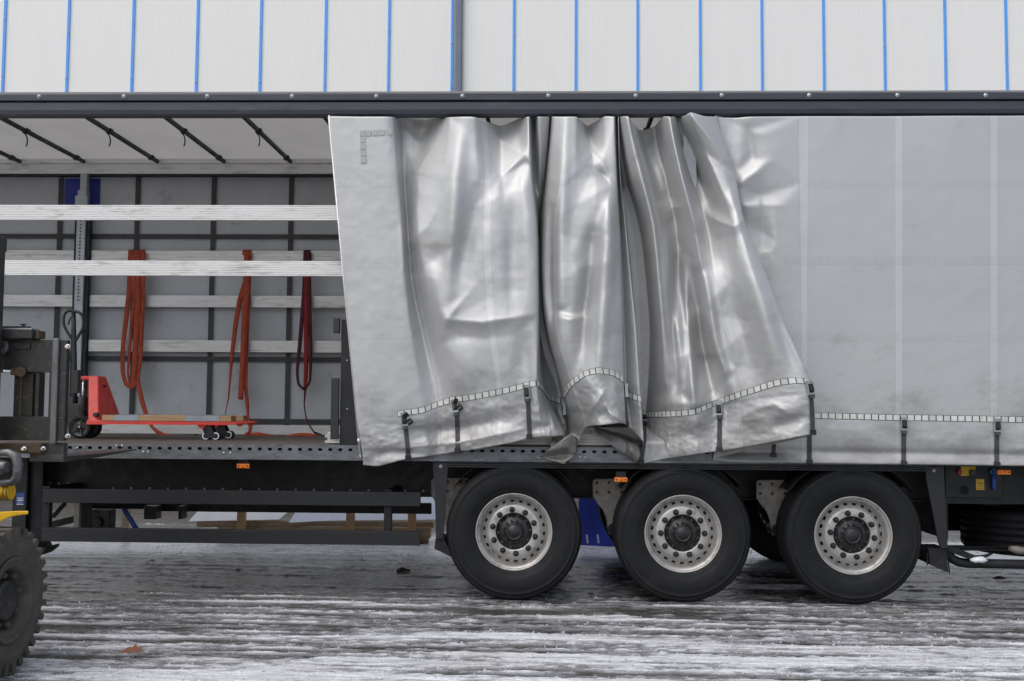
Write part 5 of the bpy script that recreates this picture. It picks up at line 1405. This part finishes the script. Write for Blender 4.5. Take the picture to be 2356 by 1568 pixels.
    for yy in (ym - 0.13, ym + 0.06):
        c = (xw, yy, ZF + R)
        mb = MB(); mb.lathe([(0.075, 0.002), (0.09, 0.0), (R, 0.006), (R, 0.048), (0.09, 0.054), (0.075, 0.052)], 36, 'Y', c); w_ = mb.build('steer_wheel', T['rubber'], root)
        mb = MB(); mb.lathe([(0, -0.004), (0.012, -0.004), (0.02, 0.0), (0.022, 0.006), (0.06, 0.016), (0.075, 0.004)], 30, 'Y', c); mb.build('wheel_disc', T['blackgloss'], w_)
        mb = MB(); mb.lathe([(0, -0.01), (0.009, -0.009), (0.011, -0.003)], 12, 'Y', c); mb.build('axle_nut', T['bolt'], w_)
        mb = MB()
        for k in range(5):
            t = k * 2 * math.pi / 5
            mb.bar((c[0] + 0.02 * math.cos(t), c[1] + 0.008, c[2] + 0.02 * math.sin(t)), (c[0] + 0.074 * math.cos(t), c[1] + 0.006, c[2] + 0.074 * math.sin(t)), 0.012, 0.01, (0, 1, 0))
        mb.build('spoke', T['blackgloss'], w_)
    # handle
    Yh = ym
    H = lambda x, y: at(x, y, Yh)
    mb = MB(); mb.tube([H(171, 950), H(171, 900), H(171, 800), H(170, 760), H(169.5, 718)], [0.026, 0.026, 0.02, 0.02, 0.018], 12)
    mb.box(H(167, 905) + np.array([0, -0.03, 0]), H(183, 852) + np.array([0, 0.03, 0]))
    hd = mb.build('tow_bar', T['blackgloss'], root)
    loop = [(169, 788), (163, 777), (154, 763), (147, 748), (146.5, 733), (150, 721), (158, 715.5), (170, 716.5), (182, 719.5), (189.5, 727), (192, 741), (190, 757), (182, 771), (172, 788)]
    mb = MB(); mb.tube([H(*p) for p in catmull(np.array(loop, float), 4)], 0.0125, 10); mb.build('handle_loop', T['blackgloss'], hd)
    mb = MB(); mb.tube([H(157, 748), H(160, 735), H(166, 729), H(172, 728)], 0.007, 8); mb.build('release_lever', T['blackgloss'], hd)
    # timber strips lying on the forks, tin plates nailed on
    for k, y0 in enumerate((Yn + 0.002, Yn + W + GAP + 0.004)):
        x0, x1 = A(234, 960)[0], A(531.5, 960)[0]
        z0 = zf1 + 0.0035; z1 = A(400, 956.5)[2]
        r = empty('timber_board', ((x0 + x1) / 2, y0 + 0.07, z0))
        tag(r, 'yellowish timber strip with two grey tin plates on the pallet truck\'s front fork' if k == 0 else 'timber strip on the far fork of the pallet truck, only its end showing', 'board', 'boards on the pallet truck')
        mb = MB(); mb.box((x0, y0 + 0.001, z0), (x1, y0 + W - 0.015, z1)); mb.build('plank', T['wood'], r, bevel=0.003)
        for a, b in ((262, 318), (426, 504)):
            xa_, xb_ = A(a, 960)[0], A(b, 960)[0]
            mb = MB(); mb.box((xa_, y0 - 0.0015, z0 + 0.002), (xb_, y0 + 0.0005, z1 + 0.0015)); mb.box((xa_, y0 - 0.0015, z1 + 0.0005), (xb_, y0 + 0.1, z1 + 0.0025)); pl = mb.build('tin_plate', T['zinc'], r)
            for t in (0.08, 0.5, 0.92):
                m2 = MB(); m2.cyl((xa_ + (xb_ - xa_) * t, y0 - 0.0014, (z0 + z1) / 2), (xa_ + (xb_ - xa_) * t, y0 - 0.003, (z0 + z1) / 2), 0.003, n=8); m2.build('nail', T['dkgrey'], pl)
pallet_truck()

# ------------------------------------------------------------------ lashing straps
def ribbon(pts, Y, m, parent, name='band', th=0.003):
    """pts: (px, py, width in photo units[, extra depth])"""
    P = np.array([(p[0], p[1], p[2], p[3] if len(p) > 3 else 0.0) for p in pts], float)
    P = catmull(P, 5); L, R = [], []
    for i in range(len(P)):
        t = P[min(i + 1, len(P) - 1)][:2] - P[max(i - 1, 0)][:2]; t /= np.linalg.norm(t) + 1e-9
        nx, ny = -t[1], t[0]; w2 = P[i][2] / 2; yy = Y - P[i][3]
        tw = 0.008 * math.sin(i * 0.7)
        L.append(at(P[i][0] + nx * w2, P[i][1] + ny * w2, yy - tw)); R.append(at(P[i][0] - nx * w2, P[i][1] - ny * w2, yy + tw))
    mb = MB(); mb.strip(L, R, (0, th, 0)); return mb.build(name, m, parent)
def over_slat(x, y, wpx, m, parent):
    a = at(x - wpx / 2, y, 2.39); b = at(x + wpx / 2, y, 2.39); z = zpx(577, 2.4, 400) + 0.004
    mb = MB(); mb.box((a[0], 2.386, z - 0.05), (b[0], 2.393, z + 0.003)); mb.box((a[0], 2.386, z), (b[0], 2.44, z + 0.004)); mb.box((a[0], 2.436, z - 0.06), (b[0], 2.44, z)); mb.build('band', m, parent)
def straps():
    YS = 2.375
    def root(x, label, cat='strap'):
        p = at(x, 650, 2.39); e = empty('lashing_strap', p); tag(e, label, cat, 'lashing straps hung over the rear slats'); return e
    r = root(313, 'thick orange-red lashing strap looped several times over a slat above the pallet truck')
    m = T['strap']
    for x in (301, 314, 327): over_slat(x, 579, 11, m, r)
    ribbon([(300, 580, 11, .015), (297, 667, 11, .02), (290, 735, 11, .025), (283, 794, 10, .03), (282, 854, 10, .04), (290, 884, 9, .05), (304, 891, 9, .06), (316, 876, 9, .06), (324, 812, 9, .05), (327, 707, 11, .04), (329, 579, 11, .02)], YS, m, r)
    ribbon([(314, 580, 11, .01), (309, 667, 11, .015), (303, 742, 9, .02), (298, 812, 6, .03), (294, 857, 5, .035), (300, 885, 7, .04)], YS, m, r)
    ribbon([(317, 580, 12, .025), (317, 667, 13, .035), (314, 760, 14, .045), (309, 850, 13, .05), (307, 889, 11, .052)], YS, m, r)
    ribbon([(316, 870, 9, .06), (320, 890, 10, .06), (327, 924, 11, .06), (338, 959, 10, .09), (350, 983, 7, .16), (365, 996, 10, .3), (380, 1002.5, 9, .42), (404, 1006, 6, .48)], YS, m, r)
    ribbon([(404, 1008, 4, .42), (425, 1007.5, 3.5, .42), (442, 1004, 4, .42), (452, 1000, 4, .42)], YS, T['dkgrey'], r, 'end_hook')
    r = root(567, 'pair of orange-red lashing straps hanging twisted behind the pallet truck\'s fork tips')
    over_slat(568, 579, 20, m, r)
    ribbon([(571, 580, 15, .01), (568, 640, 14, .02), (552, 690, 12, .025), (543, 742, 11, .03), (534, 812, 9, .03), (529, 880, 5, .03), (525, 920, 3, .03), (518, 955, 2, .03), (516, 990, 3, .05)], YS, m, r)
    ribbon([(570, 580, 17, .02), (567, 667, 16, .03), (565, 707, 15, .035), (561, 777, 14, .04), (558, 847, 13, .04), (553, 920, 12, .04)], YS, m, r)
    ribbon([(575, 600, 9, .015), (571, 707, 9, .02), (567, 800, 9, .025), (565, 882, 9, .03), (569, 930, 8, .035), (571, 959, 6, .05), (575, 985, 6, .08), (573, 1000, 8, .2), (558, 1009, 8, .35), (545, 1006, 6, .4)], YS, m, r)
    ribbon([(560, 578, 6, .012), (566, 592, 8, .03), (572, 600, 6, .03)], YS, m, r)
    ribbon([(556, 1007, 6, .4), (575, 992, 6, .3), (578, 975, 6, .2)], YS, m, r)
    ribbon([(575, 1001, 9, .5), (595, 1001, 12, .5), (615, 1004, 9, .5), (641, 1008, 4, .5), (662, 1005, 8, .5), (690, 1002, 11, .5), (715, 1003, 11, .5), (733, 1006, 6, .5)], YS, m, r, 'floor_band')
    r = root(704, 'dark red lashing strap hung in one long loop beside the curtain edge')
    m = T['strap_dark']; over_slat(706, 579, 15, m, r)
    ribbon([(704, 580, 12, .01), (701, 667, 12, .015), (691, 777, 9, .02), (684, 854, 7, .03), (687, 884, 6, .04), (700, 896, 6, .05), (713, 876, 6, .05), (715, 800, 8, .04), (712, 700, 9, .03), (711, 580, 10, .02)], YS, m, r)
    ribbon([(706, 600, 9, .02), (705, 742, 11, .03), (704, 847, 10, .035), (702, 898, 8, .04)], YS, mat('red_strap_underside', (0.3, 0.018, 0.02), (0.16, 0.014, 0.016), 0.85, 0, 14), r)
    ribbon([(702, 895, 6, .05), (701, 915, 4, .05), (700, 931, 3, .05), (703, 955, 3, .06), (708, 973, 3, .08), (724, 997, 4, .2)], YS, m, r)
    ribbon([(724, 997, 8, .2), (737, 1004, 10, .3), (755, 1010, 7, .4)], YS, T['dkgrey'], r, 'end_hook')
straps()

# ------------------------------------------------------------------ forklift at the left edge
def forklift():
    g = atz(27, 1553, 0.0)                         # foot of the front wheel, outer side
    xo, yw = float(g[0]), float(g[1]); Rw = float(at(27, 1382, yw)[2])
    Yc = -1.42
    root = empty('forklift', (-3.4, -2.3, 0))
    tag(root, 'black forklift nosing up to the trailer at the left edge, one dusty wheel showing', 'forklift')
    c = np.array([xo, yw, Rw])
    wl = empty('wheel', c, root)
    mb = MB()
    k_ = Rw - 0.415
    prof = [(0.20, -0.03), (0.235, -0.022), (0.25, -0.012), (0.262, -0.014), (0.3, -0.004), (0.335, -0.002), (0.36 + k_, -0.012), (0.378 + k_, -0.02), (0.392 + k_, -0.03), (0.395 + k_, -0.06), (0.395 + k_, -0.24), (0.375 + k_, -0.29), (0.3, -0.3), (0.2, -0.27)]
    mb.lathe(prof, 72, 'X', c); mb.build('tyre', T['rubber_dusty'], wl)
    mb = MB(); n = 30
    for k in range(n):
        t = 2 * math.pi * k / n
        def pt(r, dt, a): return (c[0] + a, c[1] + r * math.cos(t + dt), c[2] + r * math.sin(t + dt))
        w1, w2 = 0.058, 0.045
        lo = [pt(Rw - 0.065, -w1, -0.006), pt(Rw - 0.065, w1, -0.006), pt(Rw - 0.03, w1, -0.15), pt(Rw - 0.03, -w1, -0.15)]
        hi = [pt(Rw - 0.004, -w2, -0.004), pt(Rw - 0.004, w2, -0.004), pt(Rw, w2, -0.14), pt(Rw, -w2, -0.14)]
        mb.hexa(lo + hi)
        mb.hexa([pt(Rw - 0.03, -w1, -0.15), pt(Rw - 0.03, w1, -0.15), pt(Rw - 0.043, w1, -0.29), pt(Rw - 0.043, -w1, -0.29), pt(Rw, -w2, -0.155), pt(Rw, w2, -0.155), pt(Rw - 0.003, w2, -0.28), pt(Rw - 0.003, -w2, -0.28)])
    mb.build('tread_lugs', T['rubber_dusty'], wl, bevel=0.004, fix=True)
    mb = MB(); mb.lathe([(0.23, -0.02), (0.236, -0.01), (0.228, -0.004), (0.215, -0.012), (0.2, -0.02), (0.188, -0.015), (0.18, -0.025), (0.165, -0.07), (0.155, -0.105), (0.1, -0.11), (0.0, -0.11)], 56, 'X', c); mb.build('rim', T['rubber_dusty'], wl)
    mb = MB(); mb.lathe([(0.112, -0.11), (0.112, -0.05), (0.1, -0.035), (0.09, -0.032), (0.0, -0.03)], 36, 'X', c); mb.build('hub', T['fblack'], wl)
    nm = MB(); nm.lathe([(0.019, -0.11), (0.019, -0.045), (0.013, -0.035), (0.0, -0.033)], 6, 'X', smooth=False); nmm = nm.mesh('wheel_nut', T['rubber_dusty'])
    for k in range(8):
        t = 2 * math.pi * k / 8 + 0.2
        place('wheel_nut', nmm, wl, c + np.array([0.0, 0.142 * math.cos(t), 0.142 * math.sin(t)]))
    # carriage plate with window, seen from behind
    A = lambda x, y, dy=0.0: at(x, y, Yc + dy)
    P = lambda x, y: (A(x, y)[0], A(x, y)[2])
    xl = -4.0
    z = lambda y: A(80, y)[2]
    mb = MB()
    x1 = A(151, 900)[0]; xa = A(112, 900)[0]
    mb.box((xl, Yc, z(857)), (x1, Yc + 0.05, z(782)))          # top bar
    mb.box((xl, Yc, z(1014)), (x1, Yc + 0.05, z(959)))         # bottom bar
    mb.box((xa, Yc, z(959)), (x1, Yc + 0.05, z(857)))          # right cheek
    xi0, xi1 = A(25, 900)[0], A(88, 900)[0]
    xm0, xm1 = A(26, 900)[0], A(70, 900)[0]
    mb.box((xm0, Yc + 0.03, z(959) - 0.0), (xm1, Yc + 0.1, z(857)))
    mb.box((A(79, 900)[0], Yc + 0.01, z(959)), (A(88, 900)[0], Yc + 0.09, z(857)))
    car = mb.build('fork_carriage', T['fblack'], root, bevel=0.004)
    mb = MB(); mb.box((A(74, 1)[0], Yc + 0.02, z(959)), (A(78.5, 1)[0], Yc + 0.1, z(857))); mb.build('rusty_slide', T['rust'], car)
    q = A(46, 855, -0.0)
    mb = MB(); p0 = A(-20, 857); 
    mb.cyl(A(-30, 855, -0.02), A(26, 855, -0.02), 0.012, n=14); mb.build('cylinder_rod', T['chrome'], car)
    mb = MB(); mb.cyl(A(47, 856, 0.02), A(47, 856, -0.03), 0.032, n=20); mb.bar(A(26, 855.5, -0.02), A(48, 856, -0.02), 0.02, 0.045); mb.build('rod_eye', T['rust'], car)
    mb = MB(); mb.box((A(150, 1)[0], Yc - 0.02, z(1022)), (A(164.5, 1)[0], Yc + 0.012, z(779))); sb = mb.build('side_bar', T['fgrey'], car, bevel=0.006)
    bm2 = MB(); bm2.lathe([(0, -0.03), (0.011, -0.03), (0.0125, -0.012), (0.017, -0.011), (0.018, 0)], 6, 'Y', smooth=False); bmm = bm2.mesh('bolt', T['chrome'])
    for y in (798, 1004): place('bolt', bmm, sb, A(157.5, y, -0.02))
    mb = MB(); mb.box((A(55, 1)[0], Yc - 0.012, z(804)), (A(99, 1)[0], Yc - 0.001, z(788))); mb.build('cover_plate', T['fblack'], car, bevel=0.003)
    mb = MB(); mb.box((xl, Yc - 0.07, z(781)), (A(112, 1)[0], Yc + 0.06, z(760))); ub = mb.build('upper_beam', T['fblack'], car, bevel=0.006)
    mb = MB(); mb.box((xl, Yc - 0.06, z(759.5)), (A(110, 1)[0], Yc + 0.05, z(757))); mb.build('beam_cap', T['galv'], ub)
    mb = MB(); mb.box((A(112.5, 1)[0], Yc - 0.03, z(780)), (A(121, 1)[0], Yc + 0.06, z(762))); mb.build('beam_end', T['rust'], ub)
    mb = MB(); mb.box((A(29, 1)[0], Yc + 0.0, z(756.5)), (A(92, 1)[0], Yc + 0.04, z(751))); mb.cyl(A(54, 756, 0.02), A(54, 746.5, 0.02), 0.01, n=10); mb.cyl(A(54, 747.5, 0.02), A(54, 746, 0.02), 0.024, n=14); mb.build('latch_pin', T['blackgloss'], ub, bevel=0.002)
    mb = MB(); mb.tube([A(-6, 815), A(8, 812), A(16, 800), A(16, 790), A(8, 780)], 0.018, 10); mb.build('hydraulic_hose', T['fgrey'], car)
    # lower hook with two bolts, fork shank and blade
    mb = MB(); mb.box((A(40, 1)[0], Yc - 0.03, z(1044)), (A(134, 1)[0], Yc + 0.03, z(1020)))
    hk = mb.build('lower_hook', T['rust'], car, bevel=0.01)
    for x in (57, 101): place('bolt', bmm, hk, A(x, 1033, -0.03), (0, 0.3, 0))
    mb = MB(); xf0, xf1 = A(62, 1050)[0], A(141, 1050)[0]
    zb0 = A(110, 1064)[2]; zt0 = A(110, 1050)[2]
    mb.box((xf0, Yc + 0.03, zb0), (xf1, Yc + 0.09, z(1020)))
    tipY = -0.12
    xe = xf1
    vs = []
    for yy, za_, zb_, w0, w1 in ((Yc + 0.085, zb0, zt0 - 0.004, xf0, xf1), (Yc + 0.6, zb0 + 0.004, zt0 - 0.008, xf0, xf1), (tipY, zt0 - 0.018, zt0 - 0.009, xf0 + 0.02, xf1 - 0.02)):
        vs += [(w0, yy, za_), (w1, yy, za_), (w1, yy, zb_), (w0, yy, zb_)]
    fs = [(0, 3, 2, 1), (8, 9, 10, 11)]
    for i in range(2):
        for j in range(4): fs.append((4 * i + j, 4 * i + (j + 1) % 4, 4 * i + 4 + (j + 1) % 4, 4 * i + 4 + j))
    mb.add(vs, fs); mb.build('fork', T['fork'], root, bevel=0.005, fix=True)
    mb = MB(); mb.box((-4.0, Yc + 0.03, zb0), (-3.9, Yc + 0.09, z(1020))); mb.box((-4.0, Yc + 0.03, zb0), (-3.9, tipY, zb0 + 0.03)); mb.build('fork', T['fork'], root)
    # mast
    Ym = -1.62
    xm = at(11, 650, Ym + 0.12)[0]
    mb = MB(); mb.box((xm - 0.11, Ym, 0.25), (xm, Ym + 0.12, at(0, 549, Ym)[2])); mb.box((-4.0, Ym, 0.25), (-3.88, Ym + 0.12, at(0, 549, Ym)[2])); mb.build('mast', T['fblack'], root, bevel=0.008)
    a = at(19, 548, Ym + 0.14); mb = MB(); mb.box((xm - 0.2, Ym - 0.02, at(0, 575, Ym)[2]), (a[0], Ym + 0.14, a[2])); mb.build('mast_head', T['fblack'], root, bevel=0.015)
    # headlamp guard, yellow ram, fender, body
    Yl = -1.75
    B = lambda x, y, dy=0: at(x, y, Yl + dy)
    mb = MB(); mb.tube([B(-10, 1042), B(20, 1041), B(36, 1050), B(42, 1070), B(40, 1098), B(28, 1110), B(0, 1113)], [0.02, 0.022, 0.03, 0.03, 0.03, 0.024, 0.02], 12); mb.cyl(B(-4, 1075, .02), B(18, 1075, -.02), 0.05, 0.03, 18)
    lo = mb.build('tilt_link', T['fgrey'], root)
    mb = MB(); mb.cyl(B(38, 1080, -.04), B(38, 1080, .04), 0.02, n=14); mb.build('link_pin', T['fgrey'], lo)
    mb = MB(); mb.cyl(B(-30, 1133, .05), B(27, 1131, .05), 0.052, 0.05, 22); mb.build('yellow_ram', T['yellow'], root)
    mb = MB(); 
    for k in range(5): mb.cyl(B(-8 + 8 * k, 1133 - .3 * k, .05), B(-7 + 8 * k, 1133 - .3 * k, .05), 0.054, n=22)
    mb.build('ram_rings', T['rust'], root)
    pts = [(65, 1176, 1184), (45, 1176, 1186), (22, 1177, 1190), (5, 1178, 1198), (-12, 1180, 1212)]
    L = [at(x, a, yw + 0.05) for x, a, b in pts]
    mb = MB(); mb.add([p for q in pts for p in (at(q[0], q[1], yw + 0.12), at(q[0], q[2], yw + 0.12), at(q[0], q[2], yw - 0.02) , at(q[0], q[1], yw - 0.02))],
                      [f for i in range(4) for f in [(4 * i + j, 4 * i + (j + 1) % 4, 4 * i + 4 + (j + 1) % 4, 4 * i + 4 + j) for j in range(4)]] + [(3, 2, 1, 0), (16, 17, 18, 19)])
    mb.build('fender', T['yellow'], root, bevel=0.004, fix=True)
    mb = MB(); mb.box((-4.0, -4.0, 0.35), (-3.25, -1.9, 1.05)); mb.box((-4.0, -4.2, 0.3), (-3.25, -3.2, 1.3)); mb.build('body', T['yellow'], root, bevel=0.04)
    mb = MB(); mb.cyl((-3.1, yw, Rw), (-3.9, yw, Rw), 0.1, n=16); mb.build('axle', T['fblack'], root)
    w2 = place('wheel', None, root, (-4.05, yw, Rw))
    mb = MB(); mb.lathe(prof, 40, 'X', (-3.95, yw, Rw)); mb.build('tyre', T['rubber_dusty'], w2)
forklift()

# ------------------------------------------------------------------ things behind the trailer, seen under it
def behind():
    Y = 3.15
    A = lambda x, y, dy=0.0: at(x, y, Y + dy)
    def X(x): return A(x, 1200)[0]
    # stack of timber beams, with posts
    def beam(x0, x1, y0, y1, dy, label, z=None):
        a = A(x0, y1, dy); b = A(x1, y0, dy)
        mb = MB(); mb.box((a[0], Y + dy, max(a[2], 0.0)), (b[0], Y + dy + 0.14, b[2])); o = mb.build('timber_beam', T['wood_pale'], bevel=0.004)
        tag(o, label, 'timber', 'timber lying behind the trailer'); return o
    beam(452, 800, 1201, 1213.5, 0.05, 'long weathered beam on top of the timber pile behind the side guard')
    beam(800.5, 997, 1202, 1214, 0.06, 'weathered beam at the right end of the pile, beside the front wheel')
    beam(500, 690, 1214, 1236, 0.04, 'short pale beam low in the timber pile behind the side guard')
    beam(691, 990, 1214.5, 1236, 0.03, 'brown beam low in the timber pile, right of the short pale one')
    beam(520, 985, 1236.5, 1262, 0.1, 'bottom beam of the timber pile, mostly hidden by the lower guard rail')
    for x0, x1, lb in ((545, 567, 'left upright wooden post in front of the white boards'), (796, 817, 'middle upright wooden post in front of the white boards'), (938, 958, 'right upright wooden post next to the front wheel')):
        a = A(x0, 1262, -0.02); b = A(x1, 1150, -0.02)
        mb = MB(); mb.box((a[0], Y - 0.05, 0.0), (b[0], Y - 0.002, b[2])); o = mb.build('wooden_post', T['wood'], bevel=0.004); tag(o, lb, 'post', 'posts of the timber pile')
    # white boards leaning on the pile
    def sheet(px, m, lab, dy):
        mb = MB(); mb.prism([(A(x, y, dy)[0], A(x, y, dy)[2]) for x, y in px], Y + dy, Y + dy + 0.02)
        zm = min(v[2] for v in mb.v); mb.v = [(a_, b_ + 1.2 * (c_ - zm), c_) for a_, b_, c_ in mb.v]; o = mb.build('leaning_board', m); tag(o, lab, 'board', 'boards leaning on the timber'); return o
    sheet([(434, 1200), (470, 1140), (690, 1140), (674, 1164), (640, 1196.5)], T['sheet'], 'left white board leaning on the timber pile, seen between the guard rails', 0.005)
    sheet([(664, 1203), (692, 1140), (1000, 1140), (1000, 1197), (760, 1199)], mat('bluish_board', (0.52, 0.58, 0.7), (0.46, 0.52, 0.64), 0.5, 0, 5), 'right bluish-white board leaning on the timber pile, seen between the guard rails', 0.028)
    a = A(312, 1262, 0.3); b = A(331, 1150, 0.3)
    mb = MB(); mb.hexa([(A(313, 1, .3)[0], Y + .3, 0), (A(330, 1, .3)[0], Y + .3, 0), (A(330, 1, .3)[0], Y + .34, 0), (A(313, 1, .3)[0], Y + .34, 0),
                        (A(318, 1, .3)[0], Y + .3, b[2]), (A(333, 1, .3)[0], Y + .3, b[2]), (A(333, 1, .3)[0], Y + .34, b[2]), (A(318, 1, .3)[0], Y + .34, b[2])])
    o = mb.build('upright_plank', T['wood_pale'], bevel=0.003); tag(o, 'lone weathered plank standing left of the timber pile under the trailer', 'plank')
    # blue tarpaulin bundle
    xs_ = np.linspace(A(1332, 1200)[0], A(1650, 1200)[0], 40); top = A(1380, 1141)[2]
    nz = 14; P = []
    for i in range(nz):
        t = i / (nz - 1)
        row = []
        for x in xs_:
            e = min((x - xs_[0]), (xs_[-1] - x)); k = 1 - math.exp(-e / 0.05)
            z = top * (1 - t) + 0.02 * math.sin(x * 7) * (1 - t); y = Y + 0.05 - 0.10 * t ** 2 * 0.5 + 0.03 * math.sin(x * 11 + t * 3) * t + 0.02 * (1 - k)
            row.append((x, y, max(z, 0.0)))
        P.append(row)
    P = np.array(P)
    back = P[0].copy(); back[:, 1] += 0.9; P = np.concatenate([back[None], P], 0)
    mb = MB(); mb.grid(P[:, :, :]); L_ = len(xs_)
    root = mb.build('tarpaulin_bundle', T['bluetarp']); tag(root, 'low bundle under a bright blue tarpaulin on the snow behind the wheels', 'tarpaulin')
    for x in (1352, 1377):
        q = A(x, 1241, -0.03); m2 = MB(); m2.bar(q + np.array([0, -0.02, -0.04]), q + np.array([-0.01, -0.01, 0.05]), 0.02, 0.01, (0, 1, 0)); m2.build('tie_loop', T['sheet'], root)
behind()

# dead leaf and dirt lumps on the yard
def litter():
    c = atz(301, 1503, 0.012)
    L = [(-0.062, 0.0), (-0.045, 0.018), (-0.02, 0.03), (0.0, 0.024), (0.012, 0.04), (0.03, 0.026), (0.062, 0.02)]
    R = [(-0.062, -0.004), (-0.04, -0.02), (-0.015, -0.024), (0.005, -0.03), (0.02, -0.024), (0.04, -0.018), (0.06, -0.004)]
    up = [0.006, 0.016, 0.03, 0.026, 0.044, 0.03, 0.034]
    mb = MB(); mb.strip([(c[0] + x, c[1] + y, c[2] + u) for (x, y), u in zip(L, up)], [(c[0] + x, c[1] + y, c[2] + u * 0.25) for (x, y), u in zip(R, up)], (0, 0.0, 0.0015), False)
    mb.tube([(c[0] - 0.06, c[1], c[2] + 0.004), (c[0] - 0.09, c[1] - 0.005, c[2] + 0.0), (c[0] - 0.12, c[1] - 0.01, c[2] - 0.006)], 0.002, 5)
    o = mb.build('dead_leaf', T['leaf']); tag(o, 'curled brown dead leaf lying on the ice in the foreground', 'leaf')
    for (x, y, w_, lb) in ((925, 1311, 0.055, 'brown lump of dirt on the ground just left of the front wheel'), (2300, 1329, 0.045, 'small dark dirt lump at the far right behind the brush flap')):
        c = atz(x, y, 0.0); mb = MB(); n, m = 14, 6; P = []
        for i in range(m + 1):
            t = i / m * math.pi / 2; row = []
            for k in range(n + 1):
                a = 2 * math.pi * (k % n) / n; r = w_ * math.cos(t) * (1 + 0.35 * math.sin(3 * a + x) + 0.2 * math.sin(7 * a + i))
                row.append((c[0] + r * math.cos(a), c[1] + 0.8 * r * math.sin(a), c[2] - 0.015 + 0.55 * w_ * math.sin(t) * (1 + 0.2 * math.sin(5 * a + i))))
            P.append(row)
        mb.grid(np.array(P), False); o = mb.build('dirt_lump', T['soil']); tag(o, lb, 'dirt lump', 'dirt lumps on the yard')
litter()
S.render.resolution_x = 1024; S.render.resolution_y = 681
